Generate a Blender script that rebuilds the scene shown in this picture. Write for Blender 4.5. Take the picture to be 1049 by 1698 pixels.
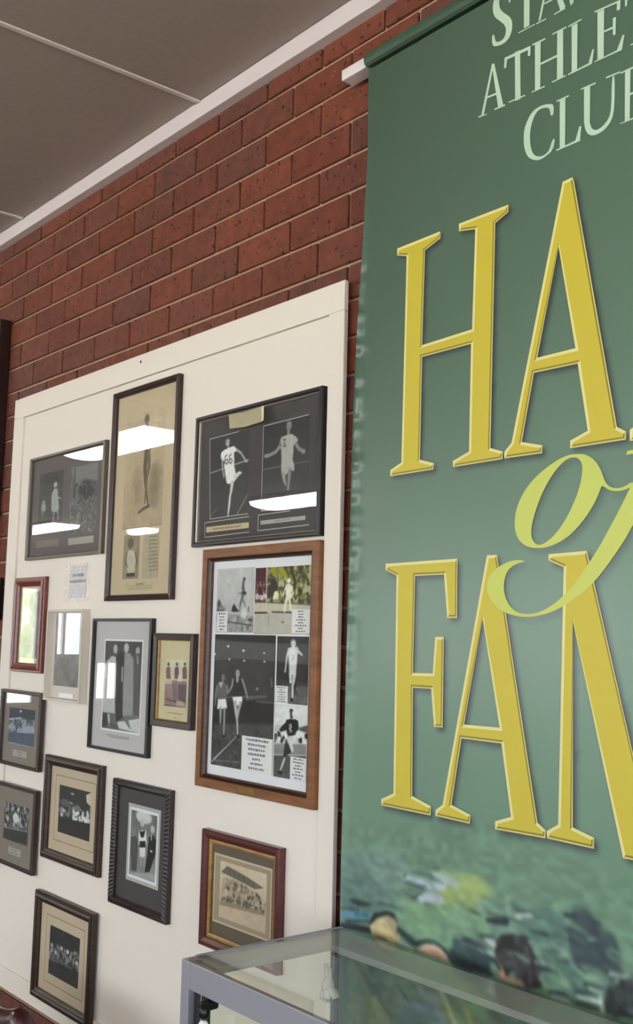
# Club-room wall: brick wall, white display board with framed photographs, green banner, glass showcase
import bpy, bmesh, math, random
import numpy as np
from mathutils import Vector, Matrix
from mathutils.geometry import tessellate_polygon

for o in list(bpy.data.objects): bpy.data.objects.remove(o)
SC = bpy.context.scene
COL = SC.collection
# ------------------------------------------------------------------ camera
CAM=dict(f=1786.007,yaw=-0.882300,pitch=0.118930,roll=0.023781,loc=(1.95733,-1.69168,1.70000))
BED0=3.29227; COURSE=0.09450
def make_camera():
    y, p, r = CAM['yaw'], CAM['pitch'], CAM['roll']
    f = Vector((math.sin(y)*math.cos(p), math.cos(y)*math.cos(p), math.sin(p)))
    r0 = Vector((math.cos(y), -math.sin(y), 0)); u0 = r0.cross(f)
    rt = r0*math.cos(r)+u0*math.sin(r); up = -r0*math.sin(r)+u0*math.cos(r)
    cd = bpy.data.cameras.new('camera'); co = bpy.data.objects.new('camera', cd); COL.objects.link(co)
    m = Matrix((rt, up, -f)).transposed().to_4x4(); m.translation = Vector(CAM['loc']); co.matrix_world = m
    cd.sensor_fit = 'VERTICAL'; cd.sensor_height = 24.0; cd.lens = CAM['f']/1698*24.0
    cd.clip_start = .02; cd.clip_end = 300
    SC.camera = co
make_camera()
# ------------------------------------------------------------------ world, exposure, sun
SC.view_settings.view_transform = 'Standard'; SC.view_settings.look = 'None'
SC.view_settings.gamma = 1.0; SC.view_settings.use_curve_mapping = False
SC.view_settings.exposure = EXPOSURE = 0.9
W = bpy.data.worlds.new('World'); SC.world = W; W.use_nodes = True
bg = W.node_tree.nodes['Background']; bg.inputs[0].default_value = (.86, .93, 1.0, 1); bg.inputs[1].default_value = SKY = 5.0
SUN = 16.0
sd = bpy.data.lights.new('sun', 'SUN'); sd.energy = SUN; sd.angle = .02; sd.color = (1, .95, .87)
so = bpy.data.objects.new('sun', sd); COL.objects.link(so); so.rotation_euler = (math.radians(-28), math.radians(8), 0)   # high sun from behind the brick wall: lights the yard, not the room
TUBE = 11.0          # emission of the fluorescent diffusers
# ------------------------------------------------------------------ data measured on the wall (metres)
SLEEVE=[-1.4016,1.8102,-1.2241,1.9376]
BIG={"H":[[[0.2367,2.5924],[0.3724,2.5944],[0.3727,2.5786],[0.3261,2.5641],[0.3203,2.3495],[0.4668,2.3542],[0.4739,2.5698],[0.4273,2.5786],[0.4271,2.5956],[0.5641,2.5961],[0.5641,2.5804],[0.5291,2.5672],[0.5187,2.0959],[0.5514,2.0848],[0.5504,2.0695],[0.4163,2.068],[0.415,2.0808],[0.4606,2.0958],[0.4643,2.3235],[0.3207,2.3229],[0.3182,2.0949],[0.3607,2.0825],[0.3589,2.0693],[0.2256,2.0681],[0.2253,2.0821],[0.2604,2.0953],[0.2677,2.5662],[0.237,2.576]]],"A":[[[0.7009,2.6003],[0.7242,2.6021],[0.7281,2.5915],[0.8197,2.0975],[0.839,2.0864],[0.8383,2.0716],[0.716,2.0709],[0.7161,2.0855],[0.7559,2.099],[0.7342,2.2308],[0.6301,2.2317],[0.5999,2.0979],[0.6509,2.0849],[0.6499,2.0695],[0.5553,2.0702],[0.5553,2.0836],[0.5739,2.0999]],[[0.6906,2.4724],[0.7292,2.2616],[0.6382,2.2606]]],"F":[[[0.2151,1.8731],[0.4313,1.8751],[0.4311,1.7531],[0.403,1.7532],[0.3931,1.8434],[0.3083,1.8432],[0.3051,1.6369],[0.3632,1.638],[0.3693,1.7139],[0.3944,1.7142],[0.3936,1.5294],[0.3687,1.5287],[0.3594,1.6061],[0.3057,1.6059],[0.3077,1.3815],[0.3625,1.3675],[0.3619,1.3491],[0.2141,1.3504],[0.2128,1.3633],[0.2506,1.3799],[0.2502,1.8455],[0.2155,1.8592]]],"A2":[[[0.5107,1.8782],[0.5373,1.8782],[0.6381,1.3738],[0.6572,1.3622],[0.6565,1.348],[0.535,1.3467],[0.535,1.3617],[0.5743,1.3754],[0.5502,1.5108],[0.4459,1.5117],[0.4198,1.3779],[0.4711,1.3649],[0.4696,1.3477],[0.3753,1.3502],[0.3758,1.3621],[0.3952,1.3747]],[[0.5005,1.7518],[0.5453,1.5406],[0.4525,1.5398]]],"M":[[[0.665,1.8734],[0.7528,1.8756],[0.8738,1.412],[1.025,1.8756],[1.125,1.8756],[1.125,1.8556],[1.1,1.8306],[1.1,1.3962],[1.135,1.3662],[1.135,1.3462],[0.995,1.3462],[0.995,1.3662],[1.03,1.3962],[1.03,1.7356],[0.895,1.3401],[0.8238,1.3401],[0.7205,1.7469],[0.7182,1.3766],[0.7642,1.3652],[0.7636,1.3462],[0.6604,1.3486],[0.6591,1.3612],[0.6855,1.3768],[0.7,1.8472],[0.665,1.8614]]],"L":[[[0.8813,2.573],[0.9863,2.573],[0.9863,2.558],[0.9513,2.528],[0.9513,2.098],[0.9963,2.098],[1.0313,2.218],[1.0463,2.218],[1.0413,2.068],[0.8463,2.068],[0.8463,2.088],[0.8913,2.113],[0.8913,2.528],[0.8813,2.558]]],"L2":[[[1.1063,2.573],[1.2113,2.573],[1.2113,2.558],[1.1763,2.528],[1.1763,2.098],[1.2213,2.098],[1.2563,2.218],[1.2713,2.218],[1.2663,2.068],[1.0713,2.068],[1.0713,2.088],[1.1163,2.113],[1.1163,2.528],[1.1063,2.558]]],"E":[[[1.15,1.8756],[1.34,1.8756],[1.34,1.7257],[1.315,1.7257],[1.3,1.8488],[1.235,1.8488],[1.235,1.64],[1.28,1.64],[1.285,1.6828],[1.31,1.6828],[1.31,1.565],[1.285,1.565],[1.28,1.6132],[1.235,1.6132],[1.235,1.3722],[1.31,1.3722],[1.335,1.49],[1.355,1.49],[1.35,1.3401],[1.15,1.3401],[1.15,1.3562],[1.18,1.3722],[1.18,1.8435],[1.15,1.8595]]]}
OF=[{"o":[[0.7248,2.0589],[0.7507,2.0558],[0.7728,2.0417],[0.7852,2.0217],[0.7906,2.0066],[0.7973,1.9941],[0.808,1.987],[0.8216,1.9847],[0.8366,1.9871],[0.8513,1.9945],[0.8512,1.9868],[0.8455,1.9837],[0.8306,1.9799],[0.8155,1.9798],[0.8003,1.9838],[0.7865,1.9946],[0.7817,1.9824],[0.769,1.9597],[0.7498,1.936],[0.724,1.9124],[0.6977,1.8965],[0.6676,1.8873],[0.6402,1.8854],[0.6124,1.8901],[0.5928,1.9037],[0.5838,1.9212],[0.582,1.9439],[0.5873,1.969],[0.6016,1.9932],[0.6229,2.0166],[0.6542,2.0371],[0.6883,2.0527],[0.7117,2.0583]],"h":[[[0.7248,2.0526],[0.7345,2.0501],[0.7432,2.0397],[0.744,2.0207],[0.7374,1.9945],[0.7243,1.9661],[0.7045,1.9352],[0.6811,1.9096],[0.6574,1.8946],[0.642,1.8913],[0.6299,1.8975],[0.6236,1.9103],[0.6246,1.9297],[0.6334,1.9569],[0.6473,1.9864],[0.6645,2.0125],[0.6849,2.0352],[0.705,2.0494],[0.7149,2.0524]]]},{"o":[[0.8455,1.9829],[0.8334,1.9621],[0.818,1.9375],[0.7995,1.9102],[0.7808,1.8827],[0.7587,1.8549],[0.7395,1.832],[0.7234,1.8139],[0.7071,1.7997],[0.684,1.7827],[0.6571,1.7682],[0.6332,1.7616],[0.6124,1.7603],[0.5913,1.7631],[0.5734,1.773],[0.5607,1.7899],[0.5551,1.8096],[0.5569,1.8293],[0.5641,1.8446],[0.5768,1.854],[0.5929,1.8595],[0.6088,1.8616],[0.6018,1.8647],[0.5839,1.8655],[0.5659,1.8629],[0.5402,1.8539],[0.5216,1.8418],[0.5123,1.8249],[0.5125,1.8048],[0.5219,1.7876],[0.5369,1.7747],[0.5553,1.7647],[0.5806,1.7576],[0.6089,1.7543],[0.6367,1.7561],[0.6672,1.7622],[0.6971,1.7733],[0.7232,1.7875],[0.7488,1.8028],[0.7741,1.8231],[0.7958,1.8457],[0.8173,1.8705],[0.8355,1.8926],[0.8502,1.9147],[0.8714,1.9462],[0.8921,1.9849],[0.9098,2.0285],[0.9273,2.0666],[0.9442,2.0844],[0.9607,2.0871],[0.9686,2.076],[0.9794,2.0819],[0.9663,2.0962],[0.9444,2.0969],[0.9191,2.0829],[0.8931,2.0533],[0.8695,2.0203]],"h":[]},{"o":[[0.8382,2.044],[0.8419,2.0506],[0.8612,2.0516],[0.9326,2.0534],[0.9325,2.0471],[0.8611,2.0439]],"h":[]}]
SMALL={"A":[[[0.5182,2.9208],[0.5225,2.9155],[0.4964,2.8162],[0.4886,2.8164]],[[0.5174,2.9211],[0.5247,2.9191],[0.5497,2.8171],[0.5358,2.8173]],[[0.5027,2.8532],[0.5322,2.8512],[0.5331,2.8468],[0.5006,2.8492]],[[0.4807,2.8176],[0.5051,2.8153],[0.5051,2.8129],[0.4821,2.8143]],[[0.5252,2.818],[0.5547,2.8168],[0.5559,2.813],[0.5261,2.8145]]],"T":[[[0.5805,2.9202],[0.5944,2.9193],[0.5958,2.8127],[0.5815,2.8132]],[[0.553,2.9199],[0.6211,2.9169],[0.6211,2.9102],[0.5543,2.9132]],[[0.553,2.9199],[0.5606,2.9191],[0.5573,2.8958],[0.5514,2.8973]],[[0.6158,2.9168],[0.6219,2.9165],[0.6211,2.8961],[0.6146,2.8971]],[[0.5642,2.8182],[0.6079,2.8169],[0.6079,2.8139],[0.5651,2.8152]]],"H":[[[0.633,2.9144],[0.6476,2.9147],[0.6463,2.8143],[0.6329,2.814]],[[0.689,2.9163],[0.7035,2.9157],[0.703,2.8158],[0.6879,2.8149]],[[0.6476,2.8689],[0.6889,2.8688],[0.6888,2.864],[0.6475,2.8643]],[[0.6258,2.9182],[0.6594,2.9172],[0.6593,2.9135],[0.6266,2.9145]],[[0.6768,2.9184],[0.7117,2.9185],[0.7117,2.9153],[0.6775,2.9154]],[[0.6246,2.8163],[0.658,2.8162],[0.658,2.8129],[0.625,2.8138]],[[0.6757,2.8172],[0.7105,2.8176],[0.7098,2.8147],[0.6765,2.8143]]],"L":[[[0.7241,2.9137],[0.7381,2.9138],[0.7364,2.815],[0.7235,2.8145]],[[0.7155,2.9175],[0.7473,2.9186],[0.7473,2.9154],[0.7162,2.9146]],[[0.715,2.8174],[0.7708,2.8197],[0.7708,2.8149],[0.7157,2.8145]],[[0.7637,2.8211],[0.7728,2.8435],[0.7764,2.8432],[0.7719,2.8154]]],"E":[[[0.7848,2.9149],[0.8,2.9142],[0.798,2.816],[0.7839,2.8157]],[[0.7777,2.9198],[0.8365,2.916],[0.8364,2.9123],[0.778,2.9164]],[[0.8289,2.9158],[0.8372,2.9157],[0.8356,2.8971],[0.8284,2.8973]],[[0.7996,2.8702],[0.8222,2.8695],[0.8222,2.8649],[0.7996,2.8665]],[[0.8196,2.8863],[0.8265,2.8857],[0.8255,2.8509],[0.8193,2.8521]],[[0.7769,2.8171],[0.8388,2.8182],[0.8394,2.8139],[0.7772,2.8154]],[[0.8285,2.8186],[0.8407,2.8426],[0.8451,2.8422],[0.8394,2.8148]]],"T2":[[[0.8753,2.9162],[0.8869,2.9153],[0.8848,2.8201],[0.8733,2.8197]],[[0.8467,2.919],[0.913,2.9164],[0.9129,2.9104],[0.8477,2.9123]],[[0.8467,2.919],[0.8535,2.9173],[0.8505,2.897],[0.8465,2.8973]],[[0.9081,2.9157],[0.913,2.9158],[0.912,2.8971],[0.9072,2.8979]],[[0.8573,2.8169],[0.9017,2.8172],[0.9017,2.8145],[0.8579,2.8145]]],"C":[[[0.6801,2.7683],[0.6668,2.7738],[0.6533,2.7771],[0.6396,2.7768],[0.6298,2.7746],[0.6199,2.7675],[0.6119,2.7566],[0.6059,2.7439],[0.6039,2.7297],[0.6043,2.713],[0.6068,2.699],[0.6119,2.6863],[0.6199,2.6757],[0.6375,2.6654],[0.6492,2.6647],[0.6608,2.6671],[0.678,2.674],[0.683,2.6963],[0.6761,2.6955],[0.6684,2.6757],[0.6589,2.671],[0.6492,2.6705],[0.6407,2.6728],[0.6336,2.6772],[0.6278,2.6841],[0.6238,2.693],[0.6207,2.7072],[0.6199,2.7206],[0.6211,2.7367],[0.6246,2.7485],[0.6298,2.7598],[0.6376,2.7683],[0.6455,2.7709],[0.6532,2.7705],[0.661,2.7685],[0.6687,2.764],[0.671,2.7572],[0.6717,2.7472],[0.6793,2.746]]],"L2":[[[0.6946,2.7708],[0.7084,2.7718],[0.7068,2.6718],[0.6942,2.6699]],[[0.687,2.7731],[0.717,2.7732],[0.7162,2.77],[0.6877,2.7696]],[[0.6855,2.6714],[0.7435,2.6745],[0.7427,2.6694],[0.6863,2.6685]],[[0.7319,2.674],[0.7411,2.6989],[0.7458,2.6988],[0.7428,2.6716]]],"U":[[[0.7525,2.7719],[0.7669,2.7724],[0.7652,2.6963],[0.752,2.7012]],[[0.752,2.7043],[0.7555,2.6843],[0.7661,2.6711],[0.7819,2.6678],[0.7994,2.6713],[0.8151,2.6839],[0.8211,2.7061],[0.8228,2.77],[0.816,2.7697],[0.8143,2.7087],[0.8082,2.6895],[0.7943,2.6793],[0.7803,2.6768],[0.7697,2.6837],[0.7652,2.6994]],[[0.7453,2.7748],[0.7793,2.7743],[0.7793,2.7706],[0.7456,2.7721]],[[0.8029,2.775],[0.8348,2.7737],[0.8348,2.7706],[0.8032,2.7718]]],"B":[[[0.845,2.7716],[0.8567,2.7713],[0.8537,2.6694],[0.8431,2.6704]],[[0.8348,2.7712],[0.8815,2.7716],[0.8815,2.7671],[0.8348,2.7681]],[[0.8544,2.7221],[0.8808,2.7221],[0.8808,2.7186],[0.8544,2.7176]],[[0.8326,2.6712],[0.8801,2.673],[0.8801,2.6685],[0.833,2.6696]],[[0.8815,2.7716],[0.8945,2.7661],[0.9001,2.7518],[0.8973,2.7365],[0.8874,2.7255],[0.8776,2.7219],[0.8776,2.7258],[0.8859,2.7351],[0.8884,2.7506],[0.884,2.7645],[0.8782,2.7678]],[[0.8808,2.7221],[0.897,2.7157],[0.9048,2.7007],[0.9023,2.6838],[0.8899,2.6723],[0.8768,2.6692],[0.8769,2.6733],[0.8884,2.6833],[0.8919,2.6983],[0.8872,2.7121],[0.8775,2.7187]]],"S":[[[0.5282,3.0718],[0.5209,3.0576],[0.5197,3.0459],[0.5211,3.033],[0.5263,3.0218],[0.5413,3.0063],[0.5519,2.9945],[0.557,2.9819],[0.5541,2.9676],[0.5478,2.9628],[0.5394,2.962],[0.5308,2.9643],[0.5265,2.9711],[0.5243,2.9843],[0.5179,2.9854],[0.5189,2.9605],[0.533,2.9544],[0.55,2.9522],[0.5646,2.9578],[0.5721,2.97],[0.5737,2.983],[0.572,2.9958],[0.5645,3.0078],[0.5476,3.0242],[0.539,3.0369],[0.5368,3.0537],[0.5432,3.0682],[0.5601,3.0723],[0.5664,3.0606],[0.5623,3.0375],[0.5694,3.0377],[0.5747,3.0756],[0.5642,3.0772],[0.5431,3.0787]]],"T3":[[[0.6048,3.0696],[0.6194,3.0676],[0.6186,2.9627],[0.6041,2.9625]],[[0.5768,3.0729],[0.6458,3.0665],[0.6458,3.0615],[0.5781,3.0671]],[[0.5894,2.9599],[0.633,2.9596],[0.633,2.9573],[0.5902,2.9575]]],"A3":[[[0.6675,3.0559],[0.6752,3.0547],[0.7093,2.9612],[0.6968,2.9587]],[[0.6808,2.9589],[0.7082,2.96],[0.7089,2.9571],[0.6815,2.9566]],[[0.6675,3.0559],[0.6725,3.0534],[0.6477,2.9614],[0.6418,2.9607]],[[0.6576,2.9936],[0.6885,2.9923],[0.6885,2.989],[0.6568,2.99]],[[0.6366,2.959],[0.6622,2.9581],[0.6614,2.9558],[0.637,2.9561]]],"W":[[[0.7041,3.0527],[0.7192,3.0518],[0.7292,2.9617],[0.7217,2.9577]],[[0.7217,2.9577],[0.7489,3.0385],[0.7544,3.0383],[0.7269,2.9611]],[[0.7489,3.0482],[0.7618,3.0476],[0.772,2.9608],[0.7647,2.9569]],[[0.7647,2.9569],[0.7941,3.0366],[0.7994,3.0361],[0.7701,2.9601]]]}
PAINT=[["S",[[112,140,130],[120,148,138],[96,126,118]],[[0.0847,1.2213],[0.2599,1.25],[0.2659,1.1637],[0.0878,1.1235]],60,0.05,0.35,2],["S",[[88,118,112],[100,128,120]],[[0.0865,1.1648],[0.1837,1.1912],[0.1849,1.1424],[0.0878,1.1235]],30,0.05,0.4,2],["S",[[150,172,104],[158,178,110],[138,166,112]],[[0.3969,1.2212],[0.5032,1.2353],[0.5036,1.1785],[0.39,1.1608]],40,0.045,0.45,2],["S",[[112,146,128],[96,130,116],[126,158,134],[84,116,108]],[[0.5122,1.197],[0.7299,1.2267],[0.7358,1.1226],[0.6817,1.0935],[0.6326,1.1357],[0.5888,1.1646],[0.4965,1.1707]],90,0.035,0.7,3],["S",[[118,156,122],[108,146,120],[128,164,128]],[[0.2785,1.1578],[0.5036,1.1785],[0.5039,1.1323],[0.3754,1.1068],[0.2836,1.1115]],60,0.035,0.6,2.5],["S",[[70,98,96],[88,116,108],[104,124,104],[128,140,112],[60,80,86]],[[0.0887,1.0228],[0.6222,1.0434],[0.6222,0.9615],[0.0956,0.807]],240,0.06,0.75,1.6],["S",[[60,78,82],[66,86,88],[56,72,78]],[[0.7265,1.218],[0.7884,1.2075],[0.8072,1.1962],[0.7941,1.1496],[0.7748,1.1219],[0.7424,1.119],[0.7296,1.179]],50,0.045,0.7,0.8],["S",[[70,100,92],[110,148,122],[120,156,128]],[[0.6819,1.1309],[0.749,1.1285],[0.7423,1.106],[0.6817,1.0935]],30,0.04,0.7,2.5],["L",[168,186,190],[[0.2816,1.2129],[0.3184,1.2138],[0.3543,1.2134]],[0.0093,0.0093,0.0093]],["L",[168,184,196],[[0.3184,1.2097],[0.3583,1.2087],[0.397,1.2131]],[0.0136,0.0136,0.0136]],["L",[176,190,196],[[0.335,1.1798],[0.3664,1.1885],[0.3897,1.1875]],[0.0185,0.0185,0.0185]],["L",[160,180,180],[[0.3736,1.2305],[0.4044,1.2279],[0.4346,1.2254]],[0.0154,0.0154,0.0154]],["L",[150,176,150],[[0.3889,1.2414],[0.427,1.2346]],[0.0111,0.0111]],["L",[176,196,120],[[0.3706,1.1703],[0.4053,1.1585]],[0.0031,0.0062]],["L",[190,206,130],[[0.3822,1.1673],[0.4072,1.1602]],[0.0031,0.0031]],["L",[46,66,66],[[0.31,1.229],[0.3421,1.2291],[0.3697,1.2271],[0.4007,1.2192]],[0.0019,0.0031,0.0031,0.0015]],["L",[46,66,66],[[0.2859,1.2024],[0.3186,1.2028],[0.3505,1.2046]],[0.0015,0.0043,0.0025]],["L",[46,66,66],[[0.2816,1.2129],[0.2897,1.2171]],[0.0043,0.0043]],["L",[46,66,66],[[0.311,1.1751],[0.3348,1.1893],[0.3428,1.1922]],[0.0043,0.0028,0.0015]],["L",[46,66,66],[[0.2738,1.1848],[0.319,1.1767]],[0.0015,0.0031]],["L",[46,66,66],[[0.3311,1.1735],[0.3745,1.1684],[0.4091,1.1566]],[0.0015,0.0028,0.0012]],["L",[46,66,66],[[0.3218,1.2491],[0.3888,1.2468]],[0.0012,0.0025]],["L",[40,52,56],[[0.1176,1.1337],[0.145,1.1332],[0.1851,1.1366]],[0.0062,0.0136,0.0062]],["L",[30,42,50],[[0.0881,1.1117],[0.1455,1.1178]],[0.0031,0.0037]],["L",[100,146,170],[[0.0862,1.098],[0.1322,1.1044],[0.1813,1.1129]],[0.0154,0.0161,0.0111]],["L",[52,110,128],[[0.1367,1.1067],[0.1769,1.112]],[0.0093,0.0093]],["L",[30,42,48],[[0.1052,1.0871],[0.1772,1.1006]],[0.0049,0.0049]],["L",[38,50,58],[[0.0917,1.074],[0.182,1.0844]],[0.0136,0.0136]],["L",[54,78,80],[[0.211,1.146],[0.2453,1.147],[0.2829,1.1461]],[0.0062,0.0037,0.0019]],["L",[26,30,30],[[0.1839,1.0977],[0.1987,1.1165],[0.2329,1.1291],[0.2541,1.1291],[0.2669,1.1192]],[0.0093,0.0105,0.008,0.0093,0.0043]],["P",[198,184,140],[[0.1818,1.0944],[0.2118,1.1149],[0.2415,1.1252],[0.2627,1.1211],[0.2777,1.0992],[0.2719,1.0758],[0.2385,1.0739],[0.1911,1.0749]]],["P",[160,150,116],[[0.2415,1.1252],[0.2627,1.1211],[0.2777,1.0992],[0.2676,1.0831],[0.2462,1.1037],[0.229,1.117]]],["L",[80,72,54],[[0.1998,1.0754],[0.2342,1.0758]],[0.0037,0.0037]],["L",[34,50,52],[[0.2714,1.1034],[0.3044,1.0912],[0.3206,1.0866],[0.3522,1.099],[0.3832,1.1004],[0.41,1.0879],[0.4251,1.073]],[0.0124,0.0154,0.0111,0.0062,0.0062,0.0074,0.0062]],["P",[214,182,160],[[0.3248,1.0753],[0.3445,1.0891],[0.3717,1.0966],[0.3909,1.0942],[0.4063,1.0844],[0.4158,1.0721],[0.3721,1.0699]]],["L",[200,206,200],[[0.276,1.0781],[0.3169,1.0734]],[0.0062,0.0043]],["S",[[34,48,56],[46,66,70],[60,86,84]],[[0.4249,1.0939],[0.5039,1.1323],[0.5042,1.088],[0.4436,1.0737]],40,0.03,0.9,2.5],["P",[34,32,34],[[0.534,1.1386],[0.5512,1.1536],[0.5814,1.1616],[0.6073,1.1602],[0.6255,1.145],[0.6326,1.1247],[0.6362,1.0984],[0.6504,1.0829],[0.6182,1.0735],[0.6,1.0841],[0.5852,1.1026],[0.5629,1.0805],[0.5476,1.0993],[0.5341,1.1131]]],["P",[206,160,136],[[0.538,1.1069],[0.5514,1.0974],[0.5629,1.0805],[0.6,1.0841],[0.6092,1.0726],[0.5477,1.0726]]],["S",[[24,22,24],[52,50,54],[70,68,72]],[[0.5398,1.1398],[0.6036,1.1594],[0.6326,1.1247],[0.6397,1.0884],[0.611,1.0813],[0.5703,1.099],[0.5437,1.1153]],70,0.016,0.9,0.6],["L",[190,196,200],[[0.5007,1.1355],[0.5321,1.1325]],[0.0055,0.0118]],["L",[170,180,190],[[0.5166,1.1148],[0.5322,1.1126]],[0.0069,0.0069]],["L",[30,34,40],[[0.4967,1.1404],[0.532,1.1467]],[0.0048,0.0035]],["L",[30,36,42],[[0.5128,1.1053],[0.5361,1.1022],[0.5476,1.0908]],[0.0042,0.0083,0.0069]],["L",[60,76,92],[[0.4853,1.0702],[0.5285,1.075]],[0.0083,0.0083]],["L",[36,48,54],[[0.585,1.208],[0.6255,1.2083]],[0.0021,0.0035]],["L",[36,48,54],[[0.5004,1.1859],[0.5511,1.1876],[0.6036,1.1858]],[0.0017,0.0031,0.0021]],["L",[36,48,54],[[0.62,1.1768],[0.6611,1.1774]],[0.0035,0.0048]],["L",[36,48,54],[[0.6819,1.1389],[0.7293,1.1368],[0.7555,1.1274]],[0.0021,0.0042,0.0028]],["L",[36,48,54],[[0.6362,1.1147],[0.6818,1.1175]],[0.009,0.0035]],["L",[36,48,54],[[0.6644,1.0784],[0.6954,1.0836],[0.7156,1.0757]],[0.0035,0.0055,0.0048]],["L",[36,48,54],[[0.7224,1.0931],[0.7488,1.0998],[0.7617,1.0954]],[0.0042,0.009,0.0048]],["L",[36,48,54],[[0.7423,1.1112],[0.7811,1.1132]],[0.0076,0.0048]],["L",[36,48,54],[[0.7878,1.1468],[0.8129,1.149],[0.8403,1.1506]],[0.0055,0.0083,0.0048]],["L",[36,48,54],[[0.7223,1.0748],[0.7744,1.0782]],[0.0055,0.0035]],["L",[36,48,54],[[0.7011,1.2209],[0.7231,1.2227]],[0.0069,0.0069]],["L",[36,48,54],[[0.5163,1.1733],[0.5625,1.18]],[0.009,0.0138]],["L",[36,48,54],[[0.7563,1.2242],[0.7789,1.221]],[0.0021,0.0035]],["L",[190,206,200],[[0.6696,1.0744],[0.7089,1.0752]],[0.0055,0.0055]],["L",[190,206,200],[[0.7257,1.0874],[0.7745,1.0884]],[0.0048,0.0069]],["L",[190,206,200],[[0.7488,1.1076],[0.7795,1.1089]],[0.0042,0.0042]],["L",[190,206,200],[[0.7941,1.1419],[0.8375,1.1462]],[0.0048,0.0048]],["L",[190,206,200],[[0.5888,1.1953],[0.6218,1.202]],[0.0104,0.0104]],["L",[190,206,200],[[0.6326,1.1234],[0.654,1.1243]],[0.0069,0.0069]],["L",[190,206,200],[[0.7746,1.0987],[0.7776,1.0764]],[0.0069,0.0069]],["P",[44,50,54],[[0.7809,1.0926],[0.8001,1.1205],[0.8283,1.1414],[0.8616,1.1483],[0.8697,1.0911],[0.8393,1.0779],[0.8121,1.0806],[0.7871,1.0739]]],["S",[[60,66,70],[30,34,38]],[[0.7873,1.0943],[0.8251,1.1343],[0.8675,1.1448],[0.8548,1.092],[0.7934,1.0807]],40,0.018,0.9,0.6],["P",[118,128,118],[[0.1102,0.9261],[0.1594,0.9416],[0.1824,0.9053],[0.1741,0.8887],[0.1119,0.8716]]],["P",[132,136,96],[[0.168,0.9495],[0.2114,0.955],[0.2503,0.9236],[0.2506,0.9097],[0.1871,0.8923]]],["P",[92,104,88],[[0.2115,0.9522],[0.2653,0.999],[0.2785,0.9585],[0.2712,0.9153],[0.2544,0.9247]]],["P",[86,104,112],[[0.2786,0.9531],[0.3226,0.9754],[0.3773,0.979],[0.4005,0.9508],[0.2753,0.9165]]],["P",[100,112,100],[[0.3142,1.0003],[0.3767,1.0212],[0.4151,0.9785],[0.4228,0.957],[0.4005,0.9508],[0.346,0.9948]]],["L",[152,164,142],[[0.3804,1.0301],[0.4112,0.9931],[0.4338,0.96]],[0.0111,0.0142,0.0124]],["L",[140,140,104],[[0.4331,1.03],[0.4627,0.9912],[0.4736,0.9709]],[0.0124,0.0185,0.0154]],["L",[112,150,98],[[0.4733,1.0042],[0.5048,1.0024]],[0.0247,0.0247]],["L",[40,56,60],[[0.2116,0.9494],[0.2545,0.922]],[0.0037,0.0037]],["L",[60,80,84],[[0.2737,0.9901],[0.3068,0.9659]],[0.0093,0.0093]]]
EDGE=[[3.0952,0.1257],[3.0562,0.1267],[2.8644,0.1297],[2.6431,0.1186],[2.5268,0.1111],[2.4111,0.1038],[2.2096,0.0968],[2.0673,0.0947],[1.9266,0.0926],[1.7188,0.0905],[1.5148,0.0884],[1.3145,0.0864],[1.2222,0.0852],[0.9894,0.0865],[0.3,0.0865]]
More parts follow.
